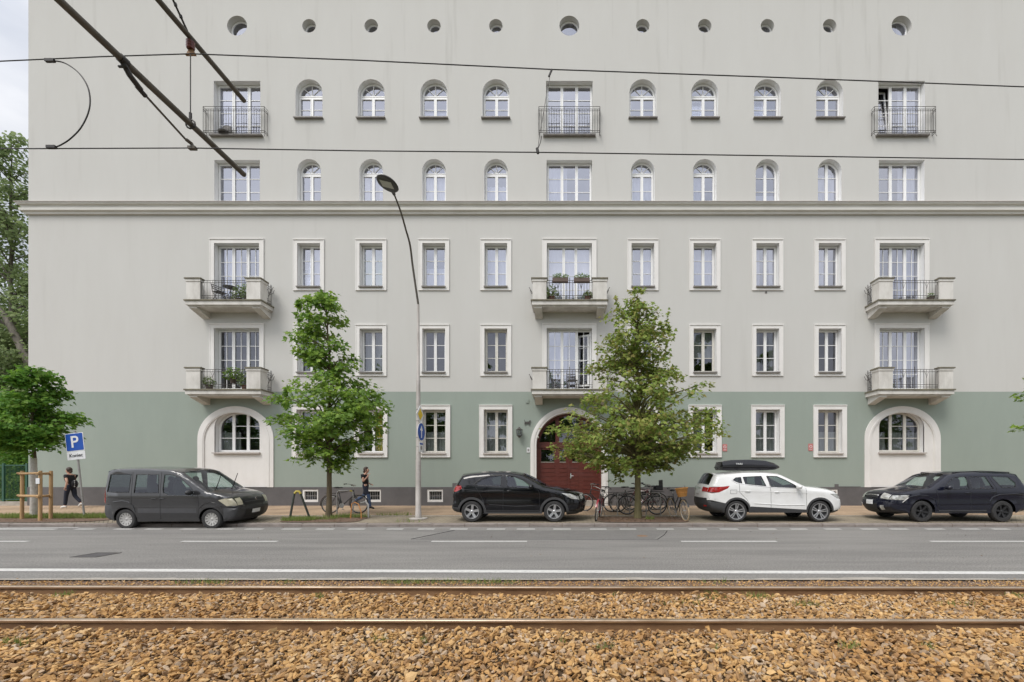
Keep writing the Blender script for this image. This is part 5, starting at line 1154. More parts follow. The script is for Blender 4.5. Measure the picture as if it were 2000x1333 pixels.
# ------------------------------------------------------------ trees
LEAF = np.array([(0,0),(.10,.03),(.42,-.04),(.30,.18),(.50,.42),(.24,.42),(.0,.95),(-.24,.42),(-.50,.42),(-.30,.18),(-.42,-.04),(-.10,.03)])
def leaves(C, N, size, m, name, seed, droop=.5, shape='maple'):
    """C: leaf positions (n,3); N: outward directions"""
    g = np.random.default_rng(seed); n = len(C)
    tp = LEAF if shape == 'maple' else np.array([(0,0),(.30,.30),(.22,.75),(0,1),(-.22,.75),(-.30,.30)])
    k = len(tp); az_ = g.uniform(0,2*np.pi,n); nrm = np.stack([N[:,0]*.55,N[:,1]*.55,np.full(n,.75)],1)+g.normal(0,.42,(n,3)); nrm /= np.linalg.norm(nrm,axis=1,keepdims=True)
    t = np.stack([np.cos(az_),np.sin(az_),np.zeros(n)],1)*.6+N*.8; t[:,2] -= droop; t -= nrm*(t*nrm).sum(1,keepdims=True); t /= np.linalg.norm(t,axis=1,keepdims=True)+1e-9
    s = np.cross(t,nrm); sz = size*g.uniform(.65,1.25,n)
    V = C[:,None,:]+(tp[None,:,0,None]*s[:,None,:]+tp[None,:,1,None]*t[:,None,:])*sz[:,None,None]
    V -= nrm[:,None,:]*(np.abs(tp[:,0])*.35)[None,:,None]*sz[:,None,None]
    Fc = np.arange(n*k).reshape(n,k); return npmesh(name, V.reshape(-1,3), Fc, m)
def tree(name, base, label, prof, trunk, scale, nclu, per, size, lm, bm_, seed, cat='tree', group=None, ex=(.82,1.10), depth=1.0, gap=0, crad=.34, shape='maple', curve=0, wash=None, tr=.11, cut=None, leaders=(), limbk=7):
    """prof: list of (z, left, right) in metres above base; trunk = height of the clear stem"""
    g = np.random.default_rng(seed); root = empty(name, base, label, cat, group)
    zs_ = [p[0] for p in prof]; lf = [p[1] for p in prof]; rt = [p[2] for p in prof]; top = zs_[-1]
    axis = lambda z: np.interp(z, zs_, [(b_-a_)/2*.35 for a_,b_ in zip(lf,rt)]) if z > trunk else 0.0
    ax = lambda z: axis(z)*min(1,(z-trunk)/1.5) if z > trunk else 0.0
    b = MB(); pts = []; rad = []
    for k in range(16):
        z = top*.97*k/15; pts.append((ax(z)+curve*math.sin(z*.9)*.05, .04*math.sin(z*1.3), z)); rad.append(max(.008, tr*(1-(z/top))**.9+.006 + (.03*tr/.1 if k==0 else 0)))
    b.tube(pts, rad, 10)
    cl = []; tips = []; srcs = []
    wmax = max(a_+b_ for a_,b_ in zip(lf,rt)); nlimb = max(12,int(nclu/limbk)); tries = 0; last = 0.0
    while len(tips) < nlimb and tries < nlimb*40:
        tries += 1; z = zs_[0]+(top-zs_[0])*((tries*.618034)%1)**1.0; l = np.interp(z,zs_,lf); r_ = np.interp(z,zs_,rt)
        if g.random() > (l+r_)/wmax*.9+.12: continue
        last += 2.399+g.normal(0,.3); tips.append((z,last))
    for (z,th) in tips:
        l = np.interp(z,zs_,lf); r_ = np.interp(z,zs_,rt); c,s = math.cos(th),math.sin(th); ext = (r_ if c>0 else l)*g.uniform(*ex); dep = (l+r_)/2*depth*g.uniform(.7,1)
        L_ = math.hypot(ext*c,dep*s); m_ = max(2,int(limbk*(.45+.75*L_/(wmax*.5)))); rise = g.uniform(.25,.6)*L_
        for k in range(m_):
            u = (k+.6+g.uniform(-.3,.3))/m_; u = .18+.82*u; sp = .16*L_*(1.15-u)+.05
            cx_,cy_,cz_ = ext*c*u, dep*s*u, z-rise*(1-u)-.10*L_*u*u
            lu = u*.82; src = (ext*c*lu, dep*s*lu, z-rise*(1-lu)-.10*L_*lu*lu)
            cl.append((cx_+g.normal(0,sp), cy_+g.normal(0,sp), cz_+g.normal(0,sp*.35), u, th)); srcs.append(src)
        zz0 = max(trunk*.97, z-rise-.25*L_); lp_ = [(ax(zz0),0,zz0)]+[(ext*c*u, dep*s*u, z-rise*(1-u)-.10*L_*u*u) for u in (.3,.6,.95)]
        r0 = min(tr*.42, .012+.016*L_)*(1 if z > trunk else 1); b.tube(lp_,[r0,r0*.7,r0*.45,.005],6,cap=False)
    for (x,y,z,u,th),s_ in zip(cl,srcs):
        p0 = Vector(s_); p2 = Vector((x,y,z)); b.tube([p0,p0.lerp(p2,.5)+Vector((0,0,.03)),p2],[.007,.005,.003],3,cap=False)
    bo = b.build('trunk', bm_, root, smooth=70)
    if wash:
        w_ = MB(); w_.tube([(0,0,wash[0]),(0,0,wash[1])],[tr*1.28,tr*1.05],12); w_.build('limewash','whitewash',bo)
    C = []; N = []
    for (x,y,z,u,th) in cl:
        loc_w = np.interp(z,zs_,[a_+b_ for a_,b_ in zip(lf,rt)]); cr = min(crad*(.75+.5*g.random()), .12+loc_w*.32); n = int(per*(.6+.8*g.random())*(cr/crad)**1.3)+3
        q = g.normal(0,1,(n,3)); q /= np.linalg.norm(q,axis=1,keepdims=True); q *= (g.random((n,1))**.45)*cr; q[:,2] *= .55
        out = np.array([x,y,0.0]); ln = np.linalg.norm(out)+1e-6; q[:,2] -= .25*np.maximum(0,(q[:,:2]@(out[:2]/ln)))
        C.append(q+np.array([x,y,z])); N.append(q/cr*.6+np.array([x,y,0])/ln*.6)
    for (lx2,ly2,z0,z1,wd) in leaders:     # long upright shoots
        n = 60; zz = g.uniform(z0,z1,n); f = 1-(zz-z0)/(z1-z0)*.75; a_ = g.uniform(0,6.28,n)
        C.append(np.stack([lx2+np.cos(a_)*wd*f*g.random(n),ly2+np.sin(a_)*wd*f*g.random(n),zz],1)); N.append(np.stack([np.cos(a_),np.sin(a_),zz*0+.3],1))
    C = np.concatenate(C); N = np.concatenate(N)
    if cut is not None: k = cut(C); C, N = C[k], N[k]
    o = leaves(C,N,size,lm,'crown',seed+1,shape=shape); o.parent = root
    return root
SC = lambda Y: Y/F
# street tree one
b1 = G(642,1012); s1 = SC(b1.y)
def pr(rows, px0, py0, s): return [((py0-y)*s, (px0-l)*s, (r_-px0)*s) for (y,l,r_) in rows]
t1 = tree('maple_tree', b1, 'bright green young maple tree on the pavement before the grey van nose and the walking woman',
  pr([(905,618,680),(880,590,705),(850,548,722),(815,528,752),(790,532,762),(765,560,765),(735,578,738),(705,592,705),(680,572,702),(655,572,690),(630,586,680),(605,585,672),(585,608,668),(565,625,655)],642,1012,s1),
  (1012-885)*s1, s1, 450, 20, .15, 'leaf1','bark', 11, ex=(.78,1.02), group='street trees', depth=.95, tr=.085, gap=.75, leaders=[((602-642)*s1,0,(1012-640)*s1,(1012-575)*s1,.12),((555-642)*s1,.1,(1012-800)*s1,(1012-755)*s1,.08),((590-642)*s1,-.2,(1012-650)*s1,(1012-590)*s1,.14)])
t1['label'] = 'bright green young maple on the pavement between the van and the street lamp'
b2_ = G(1246,1013); s2 = SC(b2_.y)
t2 = tree('maple_tree', b2_, 'olive green maple with brown tinges standing among the parked bicycles',
  pr([(905,1205,1290),(885,1130,1330),(865,1075,1375),(830,1060,1405),(800,1085,1390),(770,1120,1395),(745,1150,1375),(720,1155,1310),(690,1165,1290),(660,1165,1315),(630,1175,1318),(605,1195,1285),(580,1225,1262),(562,1236,1250)],1246,1013,s2),
  (1013-890)*s2, s2, 900, 16, .135, 'leaf2','barkgreen', 23, ex=(.88,1.14), group='street trees', depth=.9, tr=.11, gap=.8, crad=.30, leaders=[((1306-1246)*s2,.1,(1013-700)*s2,(1013-600)*s2,.16),((1204-1246)*s2,-.1,(1013-680)*s2,(1013-580)*s2,.16),((1240-1246)*s2,0,(1013-640)*s2,(1013-560)*s2,.13),((1290-1246)*s2,-.1,(1013-680)*s2,(1013-630)*s2,.2)])
b3_ = G(66,1012); s3 = SC(b3_.y)
t3 = tree('maple_tree', b3_, 'small round maple with whitewashed stem between timber stakes at left',
  pr([(878,40,85),(860,10,120),(835,-5,133),(805,-10,132),(780,0,118),(755,8,110),(735,22,100),(712,40,72)],66,1012,s3),
  (1012-868)*s3, s3, 300, 24, .14, 'leaf3','bark', 31, ex=(.68,.98), group='street trees', depth=1, tr=.075, wash=(.10,2.05), gap=.45)
b4 = Vector((18.05,14.9,gz(14.9)))
tree('maple_tree', b4, 'maple at the far right of which only a leaf tip shows at the picture edge',
  [(2.3,.5,.5),(2.9,1.7,1.7),(3.6,2.08,2.0),(4.4,2.13,2.1),(5.2,1.5,1.5),(6.5,.8,.8),(7.2,.1,.1)], 2.2, s3, 200, 40, .13, 'leaf1','bark', 41, group='street trees', tr=.08)
# trees behind the left end of the house
def bgtree(base, h, w_, n, label, seed, lm='leafbg', name='background_tree', cat='tree', size=.24, trunk=.18, cut=None, tr=.28):
    prof = [(h*trunk,w_*.5,w_*.5),(h*.3,w_*.9,w_*.9),(h*.5,w_,w_),(h*.7,w_*.8,w_*.8),(h*.88,w_*.45,w_*.45),(h,w_*.08,w_*.08)]
    return tree(name, base, label, prof, h*trunk, 1, int(n*2.0), 34, size, lm, 'barkgrey', seed, cat=cat, group='trees beside the house', crad=.8, shape='oval', gap=.75, tr=tr, cut=cut)
bgtree(Vector((-32.5,26,-.1)), 22.6, 3.6, 300, 'tall loose poplar behind the left corner of the house', 51, size=.22, tr=.2)
bgtree(Vector((-38.5,29,-.1)), 17, 5.2, 260, 'broad green tree farther left behind the house corner', 52, size=.26)
bgtree(Vector((-36,34,-.1)), 15, 5.5, 260, 'dark green tree deepest behind the garden fence', 53, size=.28)
bgtree(Vector((-30.0,25,-.1)), 12, 2.8, 170, 'lower leaning tree close to the house corner', 54, size=.2, tr=.2)
tl = [o for o in col.objects if o.get('label','').startswith('lower leaning tree')][0]
MB().tube([P(90,790,24.2),P(52,700,24.4),P(30,655,24.5),P(12,620,24.6),P(-20,585,24.8)],[.24,.2,.17,.15,.12],10).build('leaning_limb','barkgrey',tl,world=True,smooth=60)
# bushes behind the fence
def bush(base, w_, h, n, lab, seed, lm='leafbush'):
    g = np.random.default_rng(seed); root = empty('garden_bush', base, lab, 'bush', 'bushes behind the green fence'); C=[];N=[]
    b = MB()
    for i in range(n):
        th=g.uniform(0,6.28); u=g.random()**.5; z=h*(.15+.8*g.random()*(1-.4*u)); x,y=w_*u*math.cos(th),w_*.7*u*math.sin(th)
        q=g.normal(0,.13,(26,3)); C.append(q+np.array([x,y,z])); N.append(q*3+np.array([x,y,.2])/ (w_+.01)); b.tube([(x*.15,y*.15,0),(x*.6,y*.6,z*.5),(x,y,z)],[.016,.01,.004],4,cap=False)
    b.build('stems','bark',root); o = leaves(np.concatenate(C),np.concatenate(N),.11,lm,'foliage',seed+1,shape='oval'); o.parent=root
for i,(px,py0,w_,h,n,lab,lm) in enumerate([(12,985,1.0,1.0,60,'low yellow-green bush behind the green fence at far left','leafbush'),(30,985,1.1,2.4,90,'taller bright bush behind the green fence near the house corner','leafbush'),(-40,985,1.6,2.2,90,'bush behind the fence beyond the left picture edge','leafbush'),(5,985,1.4,1.7,80,'dark middle bush behind the green fence','leaf3')]):
    bush(Vector((X(px),D+1.0+.5*i,.1)),w_,h,n,lab,60+i,lm)
bgtree(Vector((-27.2,22.6,0)), 5.6, 1.9, 110, 'small dark tree between the garden fence and the tall trees', 58, 'leaf3', size=.16, tr=.1)
# trees across the tracks behind the photographer, seen mirrored in the windows
for i,(x,h) in enumerate([(-24,20),(-13,23),(-3,18),(8,22),(19,24),(30,20)]):
    bgtree(Vector((x,-22-2*(i%2),-.3)), h, 5.4, 150, 'broad tree across the tracks number %s from the mast side, mirrored in the lower windows'%['one','two','three','four','five','six'][i], 70+i, 'leaf1', 'park_tree', size=.6, tr=.3, trunk=.08)
# ------------------------------------------------------------ bicycles
def bike(loc, rz, lean, lab, m='bikeblack', cream=False, basket=False, guards=True, child=False, rackm='black', fenderred=False, steer=0):
    root = empty('bicycle', loc, lab, 'bicycle', 'parked bicycles'); root.rotation_euler = (lean, 0, rz)
    root.rotation_mode = 'XYZ'
    r = .345; ax = [(0,0,r),(1.08,0,r)]
    b = MB(); bb=(.44,0,.29); st=(.27,0,.86); ht=(.84,0,.88); hb=(.87,0,.70)
    for a,c,rr_ in (((bb),(st),.016),((.30,0,.76),(ht),.015) if not basket else ((.37,0,.5),(ht),.017),(bb,hb,.018),(bb,(0,.05,r),.010),(bb,(0,-.05,r),.010),((.29,0,.80),(0,.05,r),.008),((.29,0,.80),(0,-.05,r),.008),(ht,hb,.020)): b.tube([a,c],rr_,7)
    b.build('frame',m,root,smooth=60)
    b = MB(); b.tube([hb,(.90,.05,.66),(.97,.055,.55),(1.08,.055,r)],.011,6); b.tube([hb,(.90,-.05,.66),(.97,-.055,.55),(1.08,-.055,r)],.011,6); b.build('fork',m,root,smooth=60)
    b = MB(); b.tube([(.27,0,.86),(.255,0,.95)],.013,6); b.build('seat_post','galv',root)
    b = MB(); b.add(*(lambda e:(e.v,e.f))(MB().ell((.22,0,.97),(.13,.075,.03),12,6))); b.add(*(lambda e:(e.v,e.f))(MB().ell((.35,0,.972),(.09,.03,.022),10,6))); b.build('saddle','black',root,smooth=60)
    b = MB(); b.tube([ht,(.82,0,1.02)],.012,6); b.tube([(.66,-.29,1.08),(.72,-.24,1.09),(.85,-.12,1.07),(.85,0,1.03),(.85,.12,1.07),(.72,.24,1.09),(.66,.29,1.08)],.012,6); b.build('handlebar','galv',root,smooth=60)
    b = MB(); b.tube([(.60,-.295,1.075),(.70,-.26,1.088)],.018,7); b.tube([(.60,.295,1.075),(.70,.26,1.088)],.018,7); b.build('grip','black',root,smooth=60)
    for i,c in enumerate(ax):
        b = MB(); b.tube([(c[0]+r*.96*math.cos(2*math.pi*k/36),0,c[2]+r*.96*math.sin(2*math.pi*k/36)) for k in range(36)],.019,7,closed=True); wl = b.build('wheel','bikecream' if cream else 'rubber',root,smooth=60)
        b = MB(); b.tube([(c[0]+r*.88*math.cos(2*math.pi*k/36),0,c[2]+r*.88*math.sin(2*math.pi*k/36)) for k in range(36)],.011,5,closed=True)
        for k in range(20): a=2*math.pi*k/20; b.tube([(c[0]+.02*math.cos(a+1),.025*(-1)**k,c[2]+.02*math.sin(a+1)),(c[0]+r*.88*math.cos(a),0,c[2]+r*.88*math.sin(a))],.0018,3,cap=False)
        b.tube([(c[0],-.05,c[2]),(c[0],.05,c[2])],.02,8); b.build('rim','galv',wl,smooth=60)
    if guards:
        for i,c in enumerate(ax):
            b = MB(); a0,a1_ = ((-20,190) if i==0 else (20,190)); pts=[]
            N=16; vs=[]
            for k in range(N+1):
                a=R(a0+(a1_-a0)*k/N); R1=r+.035
                for y in (-.03,0,.03): vs.append((c[0]+(R1+(.006 if y==0 else 0))*math.cos(a),y,c[2]+(R1+(.006 if y==0 else 0))*math.sin(a)))
            b.add(vs,[(k*3+j,k*3+j+1,k*3+j+4,k*3+j+3) for k in range(N) for j in range(2)]); b.build('mudguard','bikered' if fenderred else m,root,smooth=60)
    b = MB(); b.lathe([(.001,-.045),(.09,-.045),(.095,-.042),(.09,-.039)],24,(.44,0,.29),axis='Y'); b.tube([(.44,-.06,.29),(.52,-.065,.15)],.010,5); b.tube([(.44,.06,.29),(.36,.065,.43)],.010,5); b.box(.49,.56,-.15,-.07,.135,.155); b.box(.32,.39,.07,.15,.425,.445); b.build('crankset','galv',root)
    b = MB(); b.tube([(.44,-.045,.38),(0,-.045,r+.035)],.005,4); b.tube([(.44,-.045,.20),(0,-.045,r-.035)],.005,4); b.build('chain','iron',root)
    if rackm: 
        b = MB(); 
        for y in (-.06,.06): b.tube([(.26,y*.3,.78),(.18,y,.755),(-.22,y,.745)],.006,5); b.tube([(0,y,r),(-.08,y,.745)],.006,5)
        for x in (-.2,-.08,.06): b.tube([(x,-.06,.747),(x,.06,.747)],.005,4)
        b.build('carrier',rackm,root)
    b = MB(); b.tube([(.02,.06,.33),(-.10,.20,.02)],.009,5); b.build('kickstand','galv',root)
    if basket:
        b = MB(); b.lathe([(.001,.80),(.12,.80),(.125,.81),(.175,1.06),(.185,1.07),(.165,1.07),(.115,.82),(.001,.815)],20,(1.04,0,0))
        b.v = [(x,y*1.15,z) for x,y,z in b.v]; bk = b.build('basket','wicker',root,smooth=40)
        b = MB(); b.tube([(1.04+.18*math.cos(a),.207*math.sin(a),1.065) for a in np.linspace(0,2*math.pi,21)[:-1]],.014,6,closed=True); b.tube([(1.04+.15*math.cos(a),.172*math.sin(a),.93) for a in np.linspace(0,2*math.pi,21)[:-1]],.009,5,closed=True); b.build('basket_rim','wicker',bk)
    if child:
        b = MB(); mt_=Matrix.Translation((-.12,0,.80)); b.box(-.16,.14,-.13,.13,0,.05,mt_); b.box(-.19,-.14,-.14,.14,0,.42,mt_); b.box(-.14,.10,-.15,-.12,.05,.2,mt_); b.box(-.14,.10,.12,.15,.05,.2,mt_); b.build('child_seat','black',root)
    return root
g1 = G(647,1003); bike((g1.x-.02,g1.y-.05,g1.z), 0, R(-6), 'dark bicycle leaning on the silver hoop rack behind the first tree', cream=False)
g1 = G(1225,1001); bike((g1.x-.35,g1.y+.1,g1.z), R(8), R(5), 'black bicycle nearest the left of the second tree trunk')
g1 = G(1252,998); bike((g1.x+.78,g1.y+.35,g1.z), R(172), R(-4), 'dark bicycle with child seat right of the second tree trunk', child=False)
bpy.context.view_layer.update()
g1 = G(1272,1004); bike((g1.x-.95,g1.y-.3,g1.z), R(-4), R(4), 'silver-rimmed bicycle whose front wheel shows right of the trunk', m='iron')
g1 = G(1302,999); bb_ = bike((g1.x-.35,g1.y+.55,g1.z), R(-168), R(3), 'bicycle carrying a tall black child seat near the second tree', child=True, m='bikered'); bb_['label']='bicycle carrying a tall black child seat behind the others'
g1 = G(1183,1018); bike((g1.x-.1,g1.y+1.02,g1.z+.0), R(-102), R(-8), 'bicycle with red mudguards pointing at the road left of the tree', m='bikeblack', fenderred=True)
g1 = G(1180,1004); bike((g1.x+.35,g1.y+.7,g1.z+.01), R(160), R(5), 'dark bicycle parked deepest near the doorway side of the tree pit')
g1 = G(1340,1018); bike((g1.x-.18,g1.y+1.0,g1.z), R(-82), R(7), 'bicycle with orange wicker basket and cream tyres facing the road', m='bikeblack', basket=True, cream=True)
# ------------------------------------------------------------ people
def skin_obj(name, nodes, edges, m, parent, rootn, sub=2):
    ks = list(nodes); me = bpy.data.meshes.new(name); me.from_pydata([nodes[k][0] for k in ks], [(ks.index(a),ks.index(b)) for a,b in edges], [])
    o = bpy.data.objects.new(name, me); col.objects.link(o); o.parent = parent; me.materials.append(M[m])
    md = o.modifiers.new('Skin','SKIN'); md.use_smooth_shade = True
    sv = me.skin_vertices[0].data
    for i,k in enumerate(ks):
        r = nodes[k][1]; sv[i].radius = r if isinstance(r,tuple) else (r,r); sv[i].use_root = (k == rootn)
    ss = o.modifiers.new('Subdivision','SUBSURF'); ss.levels = sub; ss.render_levels = sub
    return o
def person(loc, rz, label, J, top, legs, lowleg, shoe, bag=False, sleeve=.5):
    """J: joints in a frame where +X is the walking direction; Y lateral; metres at 1.72 m height"""
    root = empty('person', loc, label, 'person', None, rz)
    n = {}; e = []
    def nd(k,p,r): n[k] = (Vector(p), r)
    nd('pelvis',J['pelvis'],(.13,.10)); nd('waist',J['waist'],(.115,.09)); nd('chest',J['chest'],(.145,.105)); nd('upper',J['upper'],(.12,.085)); nd('neck',J['neck'],.052); nd('jaw',J['jaw'],(.062,.07)); nd('head',J['head'],(.082,.098)); nd('crownhead',J['crown'],(.065,.075))
    e += [('pelvis','waist'),('waist','chest'),('chest','upper'),('upper','neck'),('neck','jaw'),('jaw','head'),('head','crownhead')]
    f = Vector(J['face']); hd_ = Vector(J['head']); nd('nose', hd_+f*.118+Vector((0,0,-.02)), .012); e.append(('head','nose'))
    for s in 'LR':
        nd('sh'+s,J['sh'+s],.058); nd('el'+s,J['el'+s],.040); nd('wr'+s,J['wr'+s],.026); nd('palm'+s,J['palm'+s],(.034,.02)); e += [('upper','sh'+s),('sh'+s,'el'+s),('el'+s,'wr'+s),('wr'+s,'palm'+s)]
        nd('hip'+s,J['hip'+s],.092); nd('kn'+s,J['kn'+s],.058); nd('an'+s,J['an'+s],.038); nd('toe'+s,J['toe'+s],(.034,.025)); e += [('pelvis','hip'+s),('hip'+s,'kn'+s),('kn'+s,'an'+s),('an'+s,'toe'+s)]
    skin_obj('body', n, e, 'skin', root, 'pelvis')
    for s in 'LR':
        pl = Vector(J['palm'+s]); w_ = Vector(J['wr'+s]); d = (pl-w_).normalized(); side_ = d.cross(Vector((0,0,1)))
        side_ = side_.normalized() if side_.length>.1 else Vector((0,1,0)); nrm = side_.cross(d).normalized()
        for q,(off,ln) in enumerate([(-.027,.062),(-.009,.072),(.009,.068),(.027,.052)]):
            base = pl+side_*off+d*.02; b = MB(); b.tube([base,base+d*ln*.5+nrm*-.008,base+d*ln*.85+nrm*-.03],[.009,.008,.006],6); b.build('finger','skin',root,smooth=60)
        b = MB(); base = pl-d*.02-side_*.032; b.tube([base,base+d*.03-side_*.018,base+d*.058-side_*.02],[.011,.009,.007],6); b.build('thumb','skin',root,smooth=60)
    # hair: cap around the back and top of the head with short back
    hc = Vector(J['head'])+Vector((0,0,.03))-f*.018; b = MB(); b.ell(hc,(.108,.098,.115),14,10)
    b.v = [tuple(Vector(v) if (Vector(v)-hc).dot(f) < .045 or v[2] > hc.z+.045 else Vector(v)-f*((Vector(v)-hc).dot(f)-.045)) for v in b.v]
    b.ell(hc-f*.07+Vector((0,0,-.085)),(.055,.06,.06),10,6); b.build('hair','hair',root,smooth=70)
    b = MB(); sd = f.cross(Vector((0,0,1)))
    for s in (-1,1): b.ell(hd_+sd*s*.086-f*.0+Vector((0,0,-.01)),(.014,.010,.028),8,6)
    b.build('ear','skin',root,smooth=60)
    b = MB()
    for s in (-1,1): b.ell(hd_+f*.090+sd*s*.032+Vector((0,0,.012)),(.009,.010,.007),8,6)
    b.build('eye','hair',root); b = MB(); b.ell(hd_+f*.086+Vector((0,0,-.062)),(.01,.022,.006),8,5); b.build('mouth','pinkred',root)
    k = {a:n[a] for a in ('waist','chest','upper')}; k = {a:(v[0],(v[1][0]+.022,v[1][1]+.022)) for a,v in k.items()}; k['hem'] = (Vector(J['pelvis'])+Vector((0,0,-.05)),(.160,.135)); k['collar'] = (Vector(J['upper']).lerp(Vector(J['neck']),.45),.07)
    ee = [('hem','waist'),('waist','chest'),('chest','upper'),('upper','collar')]
    for s in 'LR':
        k['sh'+s] = (n['sh'+s][0], .076); k['cf'+s] = (n['sh'+s][0].lerp(n['el'+s][0],sleeve), .062); ee += [('upper','sh'+s),('sh'+s,'cf'+s)]
    skin_obj('shirt', k, ee, top, root, 'chest')
    k = {'pelvis':(n['pelvis'][0],(.148,.12)),'band':(Vector(J['pelvis']).lerp(Vector(J['waist']),.95),(.132,.108))}; ee=[('pelvis','band')]
    for s in 'LR': k['hip'+s]=(n['hip'+s][0],.108); k['kn'+s]=(n['kn'+s][0],.074); ee += [('pelvis','hip'+s),('hip'+s,'kn'+s)]
    for s in 'LR':
        if lowleg == legs: k['an'+s]=(n['an'+s][0]+Vector((0,0,.02)),.060); ee.append(('kn'+s,'an'+s))
    skin_obj('trousers', k, ee, legs, root, 'pelvis')
    for s in 'LR':
        if lowleg != legs:
            b = MB(); b.tube([n['kn'+s][0].lerp(n['hip'+s][0],.18),n['kn'+s][0],n['kn'+s][0].lerp(n['an'+s][0],.6),n['an'+s][0]+Vector((0,0,.01))],[.074,.072,.064,.056],12); b.build('trouser_leg',lowleg,root,smooth=60)
        a,t = n['an'+s][0],n['toe'+s][0]; dd_ = (t-a); hl = a-Vector((dd_.x,dd_.y,0)).normalized()*.05
        b = MB(); b.tube([hl+Vector((0,0,-.035)),a+Vector((0,0,-.02)),a.lerp(t,.5)+Vector((0,0,.0)),t,t+dd_.normalized()*.03],[.036,.046,.044,.038,.02],12); b.build('shoe',shoe,root,smooth=60)
    if bag:
        c = Vector(J['chest'])+Vector((-.20,0,-.22)); b = MB(); b.ell(c,(.08,.13,.17),12,8); bgo = b.build('bag','clothblack',root,smooth=60)
        b = MB()
        for k_ in range(10): b.ell(c+Vector((-.075+.02*(k_%2),-.06+.12*(k_%2),-.14+.03*k_)),(.016,.02,.014),8,5)
        b.build('white_dots','signwhite',bgo)
    return root
p1 = G(137,992.5)
person(p1, math.pi, 'woman in black shirt and dark trousers walking left past the leaning parking sign', dict(
  pelvis=(-.02,0,.93),waist=(-.01,0,1.06),chest=(.0,0,1.24),upper=(.01,0,1.38),neck=(.04,0,1.45),jaw=(.07,0,1.51),head=(.06,0,1.59),crown=(.05,0,1.66),face=(1,0,-.05),
  shL=(.0,.18,1.37),shR=(.0,-.18,1.37),elL=(-.14,.24,1.12),elR=(.08,.25*-1,1.10),wrL=(-.10,.26,.90),wrR=(.24,-.26,.93),palmL=(-.09,.26,.83),palmR=(.30,-.26,.89),
  hipL=(-.02,.10,.90),hipR=(-.02,-.10,.90),knL=(.06,.10,.52),knR=(-.10,-.09,.50),anL=(.10,.10,.09),anR=(-.38,-.09,.20),toeL=(.25,.10,.03),toeR=(-.28,-.09,.08)), 'clothblack','clothnavy','clothnavy','shoewhite',bag=True)
p2 = G(714,994.5)
person(p2, 0, 'woman in dark shirt and jeans striding right with a hand at her mouth', dict(
  pelvis=(.0,0,.95),waist=(.0,0,1.08),chest=(-.01,0,1.26),upper=(-.02,0,1.40),neck=(.01,0,1.47),jaw=(.05,0,1.53),head=(.04,0,1.61),crown=(.02,0,1.68),face=(1,0,.05),
  shL=(-.02,.18,1.39),shR=(-.02,-.18,1.39),elL=(-.08,.24,1.14),elR=(.0,-.24,1.13),wrL=(.10,.22,1.02),wrR=(.14,-.14,1.34),palmL=(.16,.20,1.01),palmR=(.17,-.10,1.41),
  hipL=(.0,.10,.92),hipR=(.0,-.10,.92),knL=(-.10,.09,.55),knR=(.16,-.09,.54),anL=(-.44,.09,.34),anR=(.22,-.09,.10),toeL=(-.40,.09,.20),toeR=(.37,-.09,.04)), 'clothblack','clothnavy','denim','clothblack')
# ------------------------------------------------------------ things on the balconies
def pot_plant(loc, w_, h, lab, seed, potm='terracotta', lm='leafbush', sz=.06, name='potted_plant', long_=False, n=220):
    root = empty(name, loc, lab, 'plant', 'plants on the balconies'); b = MB()
    if long_: b.add(*(lambda q:(q.v,q.f))(MB().box(-.34,.34,-.09,.09,0,.17))); zt_ = .17
    else: b.lathe([(.001,0),(.10,0),(.14,.2),(.15,.22),(.13,.21),(.001,.19)],16); zt_=.2
    b.build('pot',potm,root,smooth=40)
    g = np.random.default_rng(seed); th=g.uniform(0,6.28,n); u=g.random(n)**.5; C=np.stack([w_*u*np.cos(th),(.10 if long_ else w_*.8)*u*np.sin(th),zt_+h*g.random(n)*(1-.5*u**2)],1); N=np.stack([np.cos(th)*.7,np.sin(th)*.7,np.full(n,.3)],1)
    o = leaves(C,N,sz,lm,'foliage',seed,droop=.1,shape='oval'); o.parent=root
    b = MB()
    for k in range(6): b.tube([(0,0,zt_-.03),tuple(C[k*7])],.005,4,cap=False)
    b.build('stem','bark',root); return root
zB2,zB1 = 9.155,5.305; yb = D-.86
cB,cA,cC = X(1112),X(463),X(1761)
for i,(dx,lab) in enumerate(((-.40,'left planter box of herbs hung on the middle upper balcony rail'),(.52,'right planter box of herbs hung on the middle upper balcony rail'))):
    pot_plant((cB+dx,yb+.0,zB2+.72),.32,.24,lab,80+i,'planter','leafbush',.06,'planter_box',True,240)
pot_plant((cB-.78,yb+.30,zB2),.27,.55,'leafy plant in a pot at the left of the middle upper balcony',83,'terracotta','leafbg',.10,n=260)
pot_plant((cB+.80,yb+.30,zB2),.22,.30,'round green bush in a terracotta pot, middle upper balcony',84,'terracotta','grass',.05,n=500)
pot_plant((cA-.80,yb+.30,zB1),.22,.45,'small plant at the left of the lower left balcony',85,'planter','leafbg',.09,n=170)
pot_plant((cA+.25,yb+.30,zB1+.28),.34,.55,'wide leafy plant at the centre of the lower left balcony',86,'planter','leafbush',.10,n=300)
pot_plant((cA+.75,yb+.32,zB1),.25,.70,'plant with reddish pot beside the right pier, lower left balcony',87,'terracotta','leafbg',.10,n=260)
pot_plant((cC+.88,yb+.35,zB2),.12,.22,'tiny dark plant at the right of the upper right balcony',88,'planter','leaf3',.06,n=90)
pot_plant((cA+.85,yb+.42,zB2),.28,.75,'tall dark green plant at the right of the upper left balcony',89,'planter','leafbg',.09,n=420)
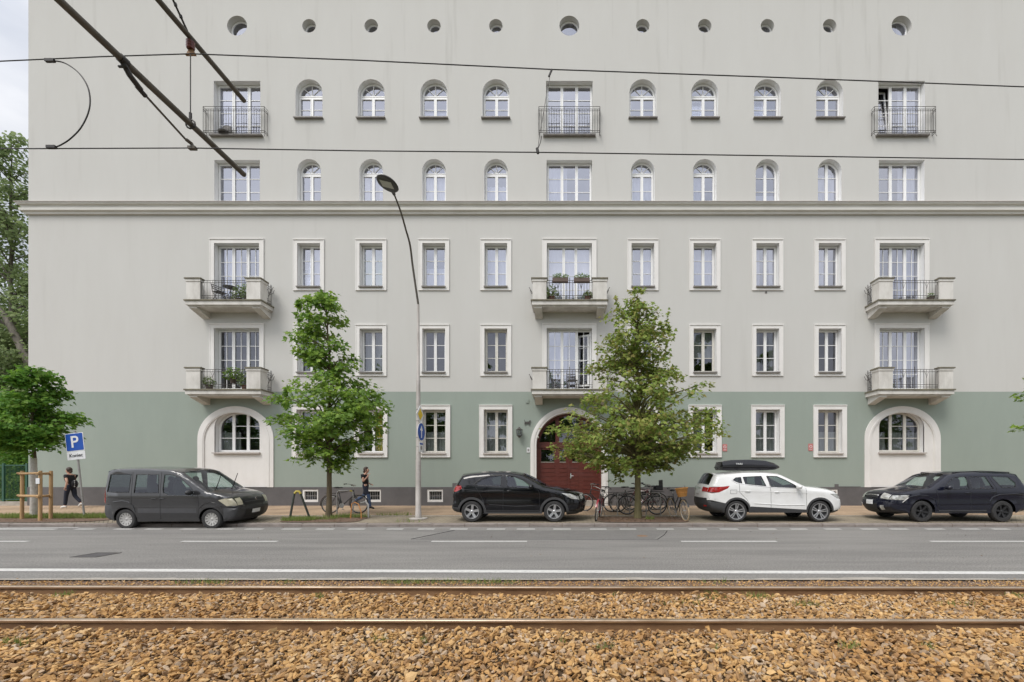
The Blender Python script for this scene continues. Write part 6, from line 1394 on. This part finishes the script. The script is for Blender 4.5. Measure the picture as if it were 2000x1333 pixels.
pot_plant((cA+.35,yb+.50,zB2),.24,.68,'dark green plant beside the folding chair, upper left balcony',90,'planter','leafbg',.09,n=320)
def chair(loc, rz, lab):
    root = empty('folding_chair', loc, lab, 'chair', 'chairs on the balconies', rz)
    b = MB(); b.tube([(-.2,-.2,0),(.18,-.2,.46),(.27,-.2,.86)],.012,5); b.tube([(-.2,.2,0),(.18,.2,.46),(.27,.2,.86)],.012,5); b.tube([(.22,-.2,0),(-.18,-.2,.45)],.012,5); b.tube([(.22,.2,0),(-.18,.2,.45)],.012,5); b.build('frame','iron',root)
    b = MB(); 
    for k in range(5): b.box(-.2+k*.08,-.14+k*.08,-.2,.2,.45,.465)
    b.build('seat','iron',root); b = MB()
    for k in range(3): b.tube([(.215+k*.02,-.2,.62+k*.09),(.215+k*.02,.2,.62+k*.09)],.018,5)
    b.build('backrest','iron',root)
chair((cA-.45,yb+.45,zB2),R(160),'dark folding chair on the upper left balcony'); chair((cB-.6,yb+.45,zB1),R(180),'dark folding chair on the lower middle balcony, left one'); chair((cB+.12,yb+.55,zB1),R(100),'dark folding chair on the lower middle balcony, right one')
def table(loc,lab):
    root = empty('bistro_table',loc,lab,'table'); b = MB(); b.lathe([(.001,.70),(.28,.70),(.28,.72),(.001,.72)],24); b.build('table_top','iron',root); b = MB()
    for a in (0,2.1,4.2): b.tube([(.22*math.cos(a),.22*math.sin(a),0),(-.05*math.cos(a),-.05*math.sin(a),.70)],.012,5)
    b.build('leg','iron',root)
table((cA-.02,yb+.50,zB2),'small round table behind the railing of the upper left balcony')
wc = empty('wicker_chair',(X(440),D-.02,Z(268)+.04),'dark round backed basket chair behind the top left railing','chair')
b = MB(); b.lathe([(.001,.05),(.24,.06),(.27,.12)],18); b.ell((0,.10,.26),(.26,.05,.30),14,8); b.build('shell','iron',wc,smooth=60)
b = MB(); b.tube([(-.2,0,0),(-.15,0,.1)],.02,5); b.tube([(.2,0,0),(.15,0,.1)],.02,5); b.build('leg','iron',wc)
